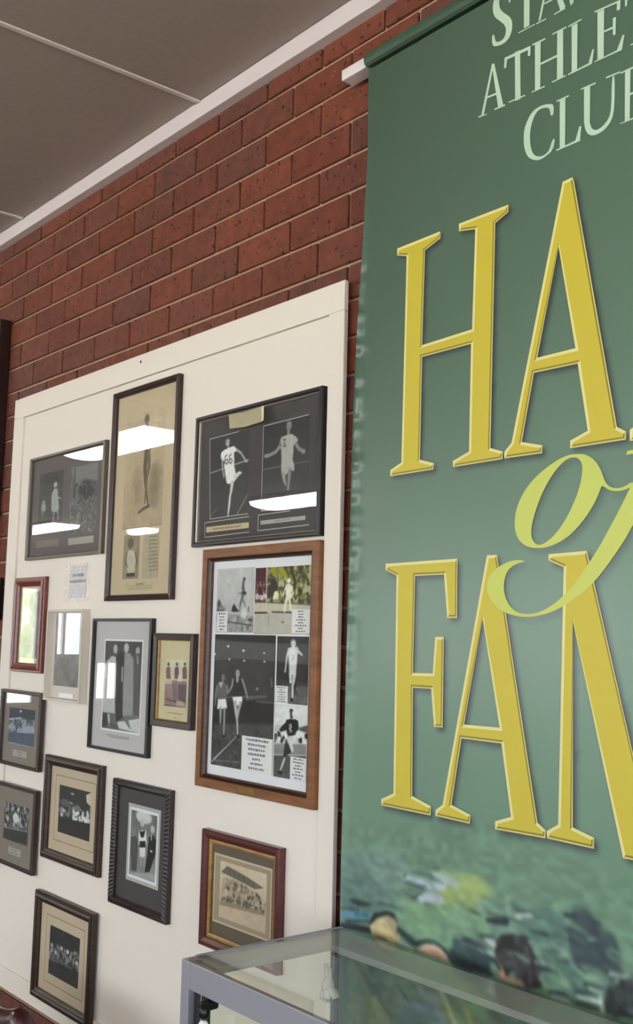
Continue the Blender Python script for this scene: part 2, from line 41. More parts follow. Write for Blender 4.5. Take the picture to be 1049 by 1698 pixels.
FR={
"F1":{"x0":-1.7016,"x1":-1.1417,"z0":1.9616,"z1":2.3327,"d":0.018,"pics":[{"r":[0.0683,0.1154,0.2539,0.3082],"bg":84,"ops":[["N",8,0.03],["E",72,[0.1495,0.285],0.073,0.0223],["E",185,[0.1945,0.2585],0.0137,0.0096],["P",172,[[0.1681,0.23],[0.1863,0.2466],[0.2107,0.2425],[0.2204,0.2126],[0.2308,0.1704],[0.2042,0.1617],[0.1714,0.1678],[0.1685,0.2063]]],["L",185,[[0.2157,0.2123],[0.2399,0.2073]],[0.0045,0.0045]],["L",170,[[0.1917,0.1662],[0.1892,0.1393],[0.1952,0.1154]],[0.0084,0.0065,0.0045]],["L",170,[[0.2179,0.166],[0.2284,0.1436],[0.2212,0.1172]],[0.0078,0.0058,0.0039]],["E",160,[0.1075,0.2041],0.0125,0.0064],["P",165,[[0.09,0.1982],[0.1232,0.1973],[0.1277,0.1804],[0.1224,0.1698],[0.0929,0.1739]]],["L",150,[[0.1038,0.1731],[0.1038,0.1528]],[0.0078,0.0078]],["L",80,[[0.0828,0.1544],[0.2607,0.1484]],[0.0032,0.0032]],["P",75,[[0.0767,0.1363],[0.2588,0.1307],[0.2617,0.1056],[0.075,0.1161]]]]},{"r":[0.3096,0.0759,0.5019,0.3079],"bg":110,"ops":[["N",14,0.03],["P",128,[[0.3048,0.3048],[0.5012,0.304],[0.5017,0.2424],[0.4139,0.2616],[0.3413,0.2478]]],["L",75,[[0.3355,0.3015],[0.3429,0.1984]],[0.0071,0.0084]],["E",72,[0.4256,0.2188],0.0578,0.0333],["S",[60,80,95,120],[[0.3261,0.2493],[0.4985,0.2393],[0.4983,0.1712],[0.3263,0.1787]],60,0.008,1],["P",105,[[0.319,0.1757],[0.4979,0.1746],[0.5008,0.0762],[0.3147,0.0775]]],["S",[85,125,140],[[0.319,0.1757],[0.4983,0.1712],[0.5025,0.0795],[0.3219,0.0806]],60,0.009,1],["L",85,[[0.391,0.2011],[0.4248,0.1567],[0.4002,0.1137]],[0.0045,0.0045,0.0045]],["L",90,[[0.4568,0.1953],[0.4459,0.1619],[0.4853,0.1247]],[0.0039,0.0039,0.0039]]]}],"roll":0,"plates":[[0.3125,0.0399,0.4929,0.0629],[0.0635,0.043,0.2396,0.0669]]},
"F2":{"x0":-1.1006,"x1":-0.7081,"z0":1.8084,"z1":2.475,"d":0.018,"pics":[{"r":[0.0756,0.2212,0.3112,0.5817],"bg":[182,165,138],"ops":[["G",[196,180,152],[178,160,132]],["N",5,0.05],["S",[[158,142,118]],[[0.1247,0.397],[0.1764,0.4004],[0.1768,0.2945],[0.1425,0.2929]],26,0.05,0.12],["S",[[140,126,106]],[[0.2443,0.3931],[0.2809,0.3978],[0.2772,0.2905],[0.2448,0.2845]],30,0.05,0.14],["E",[110,98,84],[0.1991,0.5575],0.0145,0.0153],["L",[120,106,90],[[0.2017,0.546],[0.2047,0.53]],[0.0098,0.0098]],["P",[172,160,140],[[0.1701,0.5258],[0.1994,0.5329],[0.2296,0.5243],[0.2348,0.4906],[0.2313,0.4514],[0.1848,0.4526],[0.1705,0.49]]],["L",[128,112,92],[[0.1731,0.521],[0.1705,0.49],[0.1876,0.4701]],[0.0072,0.0072,0.0072]],["L",[120,104,86],[[0.2301,0.5176],[0.2372,0.4815],[0.2264,0.4608]],[0.0072,0.0072,0.0072]],["L",[104,90,76],[[0.2059,0.4545],[0.1997,0.4067],[0.205,0.3622],[0.2172,0.3173],[0.2283,0.2837]],[0.0251,0.0215,0.0161,0.0116,0.0081]],["L",[120,104,86],[[0.219,0.4485],[0.2244,0.4128],[0.2132,0.3657],[0.2097,0.3267],[0.2063,0.2964]],[0.0179,0.0161,0.0125,0.0098,0.0081]],["L",[92,80,68],[[0.2323,0.2855],[0.1993,0.2795],[0.1704,0.2686]],[0.0098,0.009,0.0063]],["L",[150,132,108],[[0.0958,0.2252],[0.3108,0.2218]],[0.0027,0.0027]]]},{"r":[0.0907,0.0666,0.186,0.2038],"bg":[150,138,118],"ops":[["N",6,0.02],["E",[105,94,80],[0.1335,0.1765],0.0174,0.0168],["P",[196,186,166],[[0.1115,0.1489],[0.1326,0.1567],[0.1591,0.151],[0.171,0.1113],[0.1621,0.0855],[0.1216,0.0847],[0.1129,0.1136]]],["L",[90,80,68],[[0.1132,0.1488],[0.1072,0.1182],[0.1198,0.1045]],[0.0045,0.0045,0.0045]],["L",[90,80,68],[[0.162,0.1465],[0.1746,0.1198],[0.1675,0.1027]],[0.0045,0.0045,0.0045]],["P",[70,62,54],[[0.1154,0.0849],[0.1647,0.0855],[0.1657,0.0746],[0.1138,0.074]]]]},{"r":[0.2082,0.0648,0.2996,0.2009],"bg":[178,168,144],"ops":[["L",[140,130,108],[[0.2401,0.19],[0.2867,0.1902]],[0.004,0.004]],["L",[140,130,108],[[0.241,0.1788],[0.2876,0.1791]],[0.004,0.004]],["L",[140,130,108],[[0.2419,0.1676],[0.2885,0.168]],[0.004,0.004]],["L",[140,130,108],[[0.2428,0.1564],[0.2894,0.157]],[0.004,0.004]],["L",[140,130,108],[[0.2438,0.1452],[0.2902,0.1459]],[0.004,0.004]],["L",[140,130,108],[[0.2447,0.134],[0.2911,0.1348]],[0.004,0.004]],["L",[140,130,108],[[0.2456,0.1229],[0.292,0.1238]],[0.004,0.004]],["L",[140,130,108],[[0.2465,0.1117],[0.2929,0.1128]],[0.004,0.004]],["L",[140,130,108],[[0.2474,0.1006],[0.2937,0.1018]],[0.004,0.004]],["L",[140,130,108],[[0.2483,0.0895],[0.2946,0.0908]],[0.004,0.004]]]},{"r":[0.1167,0.0291,0.2787,0.0552],"bg":[192,180,150],"ops":[["L",[130,116,92],[[0.1764,0.0487],[0.2185,0.0494]],[0.0036,0.0036]],["L",[160,146,118],[[0.134,0.0428],[0.2684,0.0439]],[0.0022,0.0022]],["L",[160,146,118],[[0.1345,0.0363],[0.2689,0.0371]],[0.0022,0.0022]]]}],"roll":0},
"F3":{"x0":-0.6037,"x1":-0.0427,"z0":1.953,"z1":2.3247,"d":0.02,"pics":[{"r":[0.0627,0.0783,0.2469,0.3046],"bg":44,"ops":[["N",5,0.04],["G",60,68],["E",70,[0.1484,0.2891],0.012,0.0084],["E",178,[0.1452,0.2831],0.0098,0.0094],["L",165,[[0.1482,0.2776],[0.1488,0.2677]],[0.0076,0.0076]],["L",90,[[0.1371,0.2852],[0.1513,0.2839]],[0.0015,0.0015]],["P",232,[[0.115,0.2584],[0.1294,0.2639],[0.1567,0.2683],[0.1763,0.2694],[0.1886,0.2597],[0.1873,0.2522],[0.1773,0.253],[0.1809,0.2123],[0.187,0.1964],[0.197,0.1865],[0.1841,0.1714],[0.1591,0.1663],[0.147,0.17],[0.1389,0.1938],[0.132,0.2203],[0.1321,0.2331],[0.1186,0.236],[0.1144,0.2455]]],["L",165,[[0.1222,0.2356],[0.1246,0.2108],[0.1326,0.1881]],[0.007,0.0064,0.0058]],["L",175,[[0.19,0.257],[0.21,0.2457],[0.2334,0.222]],[0.007,0.0064,0.0058]],["E",175,[0.236,0.2207],0.0068,0.0036],["L",195,[[0.0649,0.206],[0.1334,0.2124]],[0.0023,0.0023]],["L",195,[[0.1793,0.2171],[0.2514,0.224]],[0.0026,0.0026]],["L",205,[[0.1878,0.1824],[0.2024,0.191],[0.213,0.1917]],[0.0134,0.0111,0.0058]],["L",200,[[0.1734,0.1687],[0.1691,0.145],[0.1666,0.1351]],[0.0151,0.0111,0.0081]],["L",205,[[0.1653,0.1352],[0.1625,0.1076],[0.158,0.0801]],[0.0087,0.0093,0.0058]],["L",135,[[0.248,0.1315],[0.2301,0.112],[0.2,0.0807]],[0.0029,0.0041,0.0035]],["L",115,[[0.1042,0.1021],[0.0691,0.0816]],[0.0029,0.0029]],["L",42,[[0.1446,0.2484],[0.1359,0.2456],[0.1351,0.2277],[0.1439,0.2228],[0.1502,0.2272],[0.1462,0.2354],[0.1365,0.2352]],[0.0026,0.0026,0.0026,0.0026,0.0026,0.0026,0.0026]],["L",42,[[0.1644,0.2479],[0.1558,0.2445],[0.1556,0.2266],[0.1637,0.2224],[0.1687,0.2277],[0.1656,0.2357],[0.1569,0.2342]],[0.0026,0.0026,0.0026,0.0026,0.0026,0.0026,0.0026]]]},{"r":[0.3094,0.0799,0.503,0.3076],"bg":40,"ops":[["N",5,0.04],["G",52,72],["E",88,[0.4186,0.2984],0.0115,0.0082],["E",148,[0.4181,0.2912],0.0104,0.0107],["L",132,[[0.4169,0.2842],[0.4161,0.2675]],[0.0111,0.0111]],["L",84,[[0.4111,0.2937],[0.4254,0.2916]],[0.0017,0.0017]],["L",98,[[0.4138,0.2856],[0.4223,0.2844]],[0.0015,0.0015]],["P",172,[[0.3796,0.253],[0.388,0.2664],[0.4092,0.2684],[0.429,0.2693],[0.4476,0.2597],[0.4574,0.2489],[0.4483,0.2437],[0.4391,0.2382],[0.4382,0.2146],[0.4368,0.2029],[0.4438,0.1879],[0.4438,0.1713],[0.4304,0.1763],[0.4099,0.1654],[0.3987,0.157],[0.3909,0.1746],[0.3905,0.2106],[0.3874,0.2351],[0.3799,0.2457]]],["L",140,[[0.385,0.245],[0.3661,0.2304],[0.3327,0.2235]],[0.0116,0.0105,0.0087]],["E",150,[0.3254,0.2243],0.0105,0.0055],["L",140,[[0.4484,0.2406],[0.4602,0.2273],[0.4792,0.2179]],[0.0105,0.0099,0.0087]],["E",145,[0.4792,0.2179],0.0081,0.0061],["L",140,[[0.3134,0.1889],[0.3895,0.1903]],[0.002,0.002]],["L",130,[[0.443,0.1908],[0.5004,0.1913]],[0.0017,0.0017]],["L",150,[[0.4002,0.1664],[0.406,0.1491],[0.4109,0.1415]],[0.0146,0.0099,0.007]],["L",138,[[0.4255,0.1756],[0.4238,0.1521],[0.421,0.1287]],[0.0128,0.0116,0.0087]],["L",70,[[0.3941,0.2583],[0.4058,0.258],[0.3985,0.2482],[0.4066,0.2399],[0.3949,0.2414]],[0.0026,0.0026,0.0026,0.0026,0.0026]],["L",90,[[0.3825,0.2574],[0.3839,0.2452]],[0.0035,0.0035]]]}],"roll":0,"lines":[[0.0597,0.3037,0.2491,0.3063]],"keyl":[[[0.0718,0.0762],[0.0573,0.3036],[0.1981,0.3069]],[[0.0718,0.0762],[0.2508,0.0781]],[[0.0496,0.0265],[0.047,0.0676],[0.2575,0.0697]],[[0.0496,0.0265],[0.2597,0.0283]],[[0.3095,0.0802],[0.3093,0.306],[0.4994,0.3092]],[[0.3095,0.0802],[0.4326,0.0805]],[[0.2979,0.0293],[0.2979,0.0706],[0.433,0.0711]],[[0.2979,0.0293],[0.5103,0.0306]]],"plates":[[0.0546,0.0395,0.256,0.0548],[0.3079,0.0444,0.4936,0.0548]],"note":[[0.167,0.3554],[0.2468,0.3519],[0.3226,0.3536],[0.3356,0.3546],[0.3363,0.3155],[0.3246,0.3131],[0.249,0.31],[0.1768,0.3149]]},
"F4":{"x0":-0.5419,"x1":-0.0374,"z0":1.3051,"z1":1.9426,"d":0.02,"pics":[{"r":[0.0532,0.4116,0.2257,0.5828],"bg":190,"ops":[["G",198,178],["N",6,0.03],["E",60,[0.1784,0.552],0.0059,0.0052],["L",95,[[0.1762,0.5468],[0.1747,0.5296],[0.1789,0.5165]],[0.0103,0.0131,0.0124]],["L",210,[[0.1814,0.5424],[0.1849,0.5236]],[0.0034,0.0034]],["E",40,[0.178,0.5145],0.0118,0.0052],["L",150,[[0.1506,0.5156],[0.1631,0.5148]],[0.0028,0.0028]],["L",105,[[0.1743,0.5094],[0.1647,0.4865],[0.1617,0.4693]],[0.0117,0.0076,0.0048]],["L",110,[[0.1738,0.5008],[0.1872,0.4805]],[0.0055,0.0041]],["P",55,[[0.1231,0.4666],[0.1275,0.4782],[0.1345,0.4883],[0.1441,0.4795],[0.1608,0.4664]]],["P",75,[[0.0558,0.4684],[0.0571,0.4907],[0.0643,0.5018],[0.0754,0.4904],[0.0786,0.4816],[0.0945,0.4755],[0.0975,0.4682]]],["S",[60,150,90],[[0.0546,0.4877],[0.0967,0.4814],[0.0975,0.4682],[0.0558,0.4684]],20,0.006,1],["P",150,[[0.1056,0.4609],[0.225,0.4547],[0.2263,0.4119],[0.1085,0.4119]]],["S",[120,165,175,140],[[0.0537,0.4611],[0.225,0.4547],[0.2263,0.4119],[0.0541,0.4114]],90,0.01,1],["P",208,[[0.1664,0.4549],[0.18,0.4777],[0.1955,0.4633],[0.1866,0.4463]]],["L",70,[[0.1094,0.4399],[0.2166,0.4307]],[0.0034,0.0034]],["P",65,[[0.1966,0.4434],[0.2036,0.4491],[0.2216,0.4462],[0.2209,0.4406]]],["L",90,[[0.202,0.4775],[0.2011,0.4676]],[0.0048,0.0048]]]},{"r":[0.2289,0.4088,0.4605,0.5794],"bg":[120,112,92],"ops":[["P",[70,28,34],[[0.2281,0.5802],[0.2733,0.5799],[0.2753,0.4909],[0.2303,0.4914]]],["S",[[110,60,66],[150,120,120],[60,24,30]],[[0.2299,0.5454],[0.2727,0.5442],[0.2751,0.4937],[0.2316,0.4928]],40,0.008,1],["S",[[205,195,195]],[[0.2318,0.5084],[0.2745,0.5077],[0.2739,0.4993],[0.2314,0.4985]],16,0.008,1],["P",[150,150,112],[[0.2803,0.5799],[0.4603,0.5786],[0.4597,0.4833],[0.2823,0.4908]]],["S",[[88,84,56],[128,128,70],[180,180,140],[70,66,48]],[[0.2803,0.5799],[0.4603,0.5778],[0.4596,0.4859],[0.2836,0.4936]],240,0.012,1],["S",[[60,54,48]],[[0.2867,0.5438],[0.3235,0.5456],[0.3207,0.5069],[0.2863,0.5047]],30,0.014,1],["P",[158,156,36],[[0.3219,0.5789],[0.3446,0.5795],[0.3683,0.5498],[0.3503,0.5517]]],["P",[150,148,30],[[0.292,0.5795],[0.3127,0.5793],[0.3162,0.5541],[0.3023,0.5573]]],["L",[170,168,60],[[0.3333,0.5785],[0.3302,0.5482]],[0.0034,0.0062]],["L",[60,62,30],[[0.3759,0.5783],[0.3953,0.5381],[0.3918,0.5165]],[0.0117,0.0103,0.0069]],["P",[195,190,170],[[0.2824,0.488],[0.4597,0.4833],[0.4614,0.4067],[0.2297,0.411],[0.228,0.4886]]],["L",[90,86,80],[[0.2303,0.4914],[0.4598,0.4819]],[0.0024,0.0024]],["L",[30,28,28],[[0.2293,0.4632],[0.2836,0.4635]],[0.0041,0.0041]],["L",[40,38,38],[[0.3044,0.465],[0.3831,0.4635]],[0.0034,0.0034]],["P",[186,182,172],[[0.2286,0.4589],[0.4606,0.4594],[0.4606,0.4067],[0.2297,0.411]]],["E",[238,234,215],[0.3695,0.5429],0.008,0.006],["P",[236,232,212],[[0.3579,0.5323],[0.3711,0.5374],[0.3825,0.5289],[0.3813,0.5058],[0.3705,0.4992],[0.3591,0.5049]]],["L",[236,232,212],[[0.3825,0.5276],[0.3885,0.5111],[0.3772,0.4991]],[0.0048,0.0048,0.0048]],["L",[226,220,196],[[0.3581,0.5281],[0.3479,0.5064]],[0.0048,0.0048]],["L",[228,224,204],[[0.3638,0.5007],[0.3563,0.468]],[0.0117,0.0089]],["L",[228,224,204],[[0.3727,0.5005],[0.3806,0.4706]],[0.0103,0.0083]],["S",[[230,225,200]],[[0.3112,0.5154],[0.3249,0.5151],[0.3256,0.4999],[0.3073,0.4988]],14,0.008,1],["L",[120,116,110],[[0.2931,0.4601],[0.2876,0.4296]],[0.0017,0.0017]],["E",[120,116,120],[0.3487,0.4394],0.0062,0.0025],["L",[214,196,190],[[0.277,0.5792],[0.2803,0.4657]],[0.0041,0.0041]]]},{"r":[0.0519,0.0597,0.3232,0.406],"bg":46,"ops":[["G",62,40],["N",6,0.05],["P",84,[[0.0539,0.3897],[0.3228,0.3838],[0.3223,0.3404],[0.1524,0.3433],[0.0552,0.3348]]],["P",36,[[0.0529,0.4061],[0.3218,0.4045],[0.3227,0.386],[0.1379,0.3886],[0.0536,0.3944]]],["P",34,[[0.062,0.2259],[0.2128,0.2391],[0.3243,0.2346],[0.3229,0.1895],[0.0613,0.1706]]],["P",72,[[0.0616,0.166],[0.3214,0.183],[0.3254,0.0599],[0.0496,0.0596]]],["S",[60,84,66],[[0.0618,0.1614],[0.3215,0.1808],[0.3246,0.0619],[0.0507,0.062]],90,0.014,1],["L",100,[[0.1184,0.2406],[0.2872,0.2509]],[0.0027,0.006]],["L",92,[[0.2051,0.2386],[0.2651,0.2486]],[0.0044,0.0044]],["L",92,[[0.2508,0.2368],[0.3242,0.2368]],[0.0038,0.0038]],["E",238,[0.1153,0.3747],0.0053,0.003],["E",238,[0.1851,0.3643],0.0051,0.0029],["E",238,[0.0524,0.3524],0.0055,0.0031],["E",225,[0.1222,0.3404],0.0044,0.0023],["E",225,[0.1897,0.3382],0.0042,0.0023],["E",225,[0.2752,0.3599],0.004,0.0022],["E",225,[0.2777,0.3386],0.0041,0.0022],["E",60,[0.1622,0.3107],0.0106,0.0077],["E",168,[0.1626,0.3044],0.0094,0.0094],["L",92,[[0.1561,0.3059],[0.1687,0.3064]],[0.0014,0.0014]],["L",110,[[0.1589,0.2988],[0.1668,0.2991]],[0.0011,0.0011]],["L",158,[[0.162,0.2994],[0.1623,0.2813]],[0.011,0.011]],["P",34,[[0.1496,0.2887],[0.162,0.279],[0.1751,0.2909],[0.1864,0.2846],[0.1931,0.2469],[0.1441,0.2454],[0.1428,0.2691]]],["L",150,[[0.1417,0.2872],[0.1397,0.2735],[0.1275,0.257]],[0.0071,0.0077,0.006]],["L",150,[[0.1838,0.289],[0.1936,0.2737],[0.2064,0.2509],[0.2094,0.2444]],[0.0077,0.0071,0.0055,0.006]],["P",232,[[0.1423,0.2423],[0.1854,0.246],[0.1868,0.2343],[0.1821,0.2217],[0.1494,0.222]]],["L",178,[[0.1551,0.2268],[0.1612,0.2025],[0.1677,0.1783],[0.1706,0.1473]],[0.0154,0.0121,0.0082,0.0071]],["L",168,[[0.1786,0.2282],[0.1701,0.2053],[0.1656,0.1804]],[0.011,0.011,0.0071]],["E",24,[0.1709,0.1424],0.0085,0.0049],["E",44,[0.0947,0.2967],0.0102,0.0083],["E",126,[0.0967,0.2917],0.0085,0.0092],["L",80,[[0.0925,0.2938],[0.103,0.2943]],[0.0014,0.0014]],["L",120,[[0.0961,0.2876],[0.0939,0.276]],[0.0093,0.0093]],["P",98,[[0.0714,0.275],[0.0855,0.2802],[0.1082,0.2766],[0.1176,0.2679],[0.1166,0.2359],[0.0697,0.2345],[0.0691,0.2587]]],["P",180,[[0.0754,0.2774],[0.0876,0.2791],[0.0979,0.2784],[0.0886,0.2619]]],["L",128,[[0.0697,0.2679],[0.0641,0.2445],[0.0634,0.2168]],[0.0066,0.006,0.0044]],["L",140,[[0.1158,0.2701],[0.1209,0.2521]],[0.006,0.0071]],["P",230,[[0.076,0.2332],[0.1126,0.2357],[0.1192,0.2133],[0.1121,0.2095],[0.0735,0.2071]]],["L",165,[[0.0898,0.2092],[0.0908,0.1727]],[0.0104,0.0066]],["L",158,[[0.1072,0.2103],[0.1082,0.174],[0.1073,0.1422]],[0.0088,0.0077,0.0055]],["E",26,[0.1091,0.1378],0.0073,0.004],["L",190,[[0.1677,0.1437],[0.1142,0.1066],[0.0593,0.0697]],[0.0022,0.0033,0.0049]],["L",120,[[0.0592,0.0719],[0.1831,0.0775]],[0.0027,0.0027]],["E",140,[0.2492,0.2686],0.0052,0.004],["L",110,[[0.3088,0.2965],[0.3107,0.2792]],[0.0055,0.0071]]]},{"r":[0.3292,0.239,0.4556,0.4042],"bg":56,"ops":[["N",6,0.04],["P",84,[[0.3301,0.3859],[0.4576,0.3858],[0.456,0.336],[0.3302,0.3413]]],["P",40,[[0.3303,0.339],[0.456,0.336],[0.4559,0.2932],[0.3303,0.2969]]],["P",92,[[0.329,0.2829],[0.4544,0.2842],[0.4544,0.2394],[0.3284,0.2387]]],["S",[76,100,110],[[0.3292,0.2783],[0.4545,0.2819],[0.4543,0.2416],[0.3291,0.2388]],40,0.012,1],["E",150,[0.3941,0.3897],0.0109,0.0079],["E",222,[0.3954,0.3847],0.009,0.0078],["L",140,[[0.3905,0.3855],[0.401,0.3857]],[0.0012,0.0012]],["P",226,[[0.3748,0.3727],[0.3878,0.3788],[0.4066,0.378],[0.4126,0.3666],[0.4103,0.3345],[0.3793,0.3312],[0.377,0.3496]]],["L",215,[[0.3768,0.3716],[0.3701,0.3518],[0.3666,0.3262],[0.3648,0.3169]],[0.0077,0.0071,0.0053,0.0059]],["L",215,[[0.4085,0.3757],[0.4163,0.3667],[0.4295,0.3597]],[0.0077,0.0065,0.0053]],["P",205,[[0.3792,0.3335],[0.4091,0.335],[0.4086,0.3116],[0.3813,0.3106]]],["L",212,[[0.3869,0.3131],[0.3878,0.2925]],[0.0136,0.0089]],["L",205,[[0.4026,0.3137],[0.3975,0.2838],[0.3962,0.2541]],[0.013,0.0095,0.0065]],["E",30,[0.3945,0.249],0.006,0.005],["P",36,[[0.4089,0.3048],[0.4106,0.2821],[0.4024,0.2567],[0.3995,0.2816]]],["L",150,[[0.3924,0.3593],[0.3984,0.3502],[0.3911,0.3454]],[0.0021,0.0021,0.0021]]]},{"r":[0.3277,0.0578,0.458,0.2352],"bg":200,"ops":[["P",222,[[0.3274,0.234],[0.4599,0.2363],[0.458,0.1928],[0.3279,0.1831]]],["P",80,[[0.4258,0.1836],[0.4574,0.1916],[0.4559,0.1748],[0.426,0.1769]]],["P",205,[[0.3286,0.167],[0.4569,0.1749],[0.4562,0.1482],[0.3261,0.1392]]],["S",[40,220,90,230],[[0.3268,0.1646],[0.457,0.1738],[0.4554,0.1504],[0.3261,0.1392]],40,0.01,1],["P",140,[[0.3262,0.1369],[0.4555,0.147],[0.4555,0.1216],[0.3266,0.1116]]],["P",84,[[0.3267,0.1094],[0.4556,0.1194],[0.4562,0.0577],[0.328,0.058]]],["N",8,0.02],["E",28,[0.3938,0.2216],0.0075,0.0054],["P",48,[[0.3879,0.2217],[0.4013,0.2225],[0.3998,0.2043],[0.3901,0.2036]]],["E",200,[0.3993,0.2156],0.0034,0.0068],["P",22,[[0.3731,0.1979],[0.3879,0.2023],[0.4102,0.2028],[0.4207,0.2001],[0.424,0.1813],[0.4154,0.1671],[0.3971,0.1622],[0.3802,0.1643],[0.3747,0.1798]]],["P",24,[[0.3468,0.1731],[0.3586,0.1831],[0.3733,0.1933],[0.3779,0.1755],[0.3554,0.1687]]],["L",232,[[0.3868,0.1852],[0.3922,0.1902],[0.3962,0.1837],[0.3871,0.1796],[0.3966,0.1746],[0.3893,0.1707]],[0.0027,0.0027,0.0027,0.0027,0.0027,0.0027]],["E",225,[0.4246,0.1679],0.0123,0.0098],["P",215,[[0.3786,0.1596],[0.4046,0.1606],[0.4026,0.139],[0.4069,0.1259],[0.3988,0.1229],[0.3849,0.1443]]],["P",50,[[0.3718,0.1431],[0.3849,0.1443],[0.3981,0.1229],[0.3732,0.1104],[0.3625,0.0969],[0.3672,0.1177]]],["L",205,[[0.3715,0.1057],[0.3629,0.0878],[0.3559,0.0758]],[0.0065,0.0059,0.0041]],["E",24,[0.3561,0.0701],0.0076,0.0045]]}],"roll":0,"mount":[0.0349,0.4076,0.4717,0.5997],"cards":[{"r":[0.0571,0.4133,0.1074,0.4675],"n":6},{"r":[0.3869,0.412,0.4577,0.4709],"n":8},{"r":[0.1913,0.0599,0.3223,0.147],"n":7},{"r":[0.3272,0.2389,0.3779,0.2809],"n":7},{"r":[0.3953,0.0582,0.4565,0.1133],"n":7}],"plaque":[0.2052,0.0033,0.2749,0.0175]},
"F5":{"x0":-1.7739,"x1":-1.5308,"z0":1.5656,"z1":1.9001,"d":0.022,"pics":[],"roll":0},
"F6":{"x0":-1.473,"x1":-1.2159,"z0":1.4809,"z1":1.7838,"d":0.028,"pics":[],"roll":0,"inner":[0.0148,0.049,0.2153,0.2939],"plate":[0.0818,0.0126,0.182,0.0268]},
"F7":{"x0":-1.1665,"x1":-0.8067,"z0":1.3492,"z1":1.7541,"d":0.018,"pics":[{"r":[0.073,0.0666,0.2972,0.3352],"bg":104,"ops":[["N",8,0.04],["P",84,[[0.0708,0.3352],[0.2956,0.3353],[0.2967,0.2839],[0.072,0.2776]]],["E",182,[0.1373,0.3104],0.0126,0.0144],["E",192,[0.204,0.3152],0.0149,0.0142],["E",170,[0.2725,0.3065],0.0118,0.0134],["P",190,[[0.0653,0.2565],[0.116,0.2892],[0.141,0.2864],[0.1495,0.2319],[0.1468,0.1636],[0.1513,0.1147],[0.0755,0.1149],[0.0622,0.2146]]],["P",205,[[0.0689,0.2566],[0.1067,0.2751],[0.118,0.2307],[0.0694,0.2149]]],["P",62,[[0.1445,0.2865],[0.1738,0.3077],[0.1934,0.281],[0.2023,0.1064],[0.1592,0.0899],[0.1491,0.1842]]],["L",160,[[0.1856,0.2536],[0.1855,0.2164]],[0.0106,0.0092]],["P",152,[[0.1964,0.3014],[0.2292,0.2988],[0.2493,0.2826],[0.2554,0.1895],[0.2587,0.1136],[0.1986,0.1095],[0.1933,0.2066]]],["P",96,[[0.2495,0.296],[0.2918,0.3036],[0.3008,0.1197],[0.262,0.1138]]],["L",170,[[0.271,0.2932],[0.2747,0.2733]],[0.0042,0.0092]],["P",70,[[0.0724,0.1095],[0.1045,0.1116],[0.1047,0.0724],[0.0748,0.0701]]],["P",205,[[0.1661,0.0904],[0.2951,0.1095],[0.2955,0.0671],[0.1816,0.0714]]],["P",118,[[0.2052,0.1116],[0.2943,0.1193],[0.2919,0.1093],[0.2098,0.0986]]],["P",120,[[0.2063,0.1],[0.2331,0.1019],[0.2522,0.0736],[0.2279,0.0849]]],["L",190,[[0.112,0.107],[0.1216,0.0805]],[0.012,0.0106]],["L",80,[[0.1215,0.0821],[0.1607,0.0732]],[0.0064,0.0064]]],"border":0.006}],"roll":0,"caps":[[[0.0985,0.048],[0.2476,0.0508]],[[0.1216,0.0431],[0.2414,0.0457]]]},
"F8":{"x0":-0.7893,"x1":-0.5775,"z0":1.4461,"z1":1.7111,"d":0.018,"pics":[{"r":[0.0507,0.0588,0.1664,0.1907],"bg":[205,196,170],"ops":[["G",[212,204,180],[190,178,158]],["P",[150,124,116],[[0.0531,0.1332],[0.1717,0.132],[0.1709,0.061],[0.0554,0.0633]]],["N",6,0.03],["E",[70,58,54],[0.068,0.1768],0.0055,0.0048],["P",[128,92,84],[[0.0557,0.1636],[0.0649,0.1703],[0.0771,0.1691],[0.0832,0.136],[0.059,0.135]]],["E",[70,58,54],[0.1129,0.1782],0.0053,0.0047],["P",[108,86,86],[[0.1008,0.1652],[0.1098,0.1718],[0.1217,0.1706],[0.1276,0.1379],[0.104,0.1369]]],["E",[70,58,54],[0.1539,0.1795],0.0052,0.0047],["P",[116,84,80],[[0.142,0.1666],[0.1508,0.1732],[0.1625,0.172],[0.1682,0.1396],[0.1451,0.1386]]],["P",[200,190,176],[[0.0531,0.1332],[0.0893,0.1347],[0.0902,0.1221],[0.0541,0.1205]]],["P",[214,205,190],[[0.121,0.1486],[0.1385,0.1493],[0.1428,0.1307],[0.1194,0.1297]]],["P",[120,110,122],[[0.093,0.1254],[0.1181,0.1234],[0.1176,0.0733],[0.0997,0.0754]]],["P",[96,86,96],[[0.123,0.1205],[0.1694,0.1226],[0.1674,0.07],[0.1525,0.0753],[0.1259,0.08]]],["L",[90,74,70],[[0.0604,0.0779],[0.1147,0.0731]],[0.0049,0.0049]],["L",[80,70,72],[[0.0556,0.0608],[0.1653,0.0581]],[0.0042,0.0042]],["P",[176,162,150],[[0.1203,0.0766],[0.1614,0.0727],[0.1623,0.0604],[0.1153,0.0638]]]]}],"roll":0,"caps":[[[0.0357,0.0415],[0.1894,0.0413]],[[0.1001,0.029],[0.125,0.0289]]]},
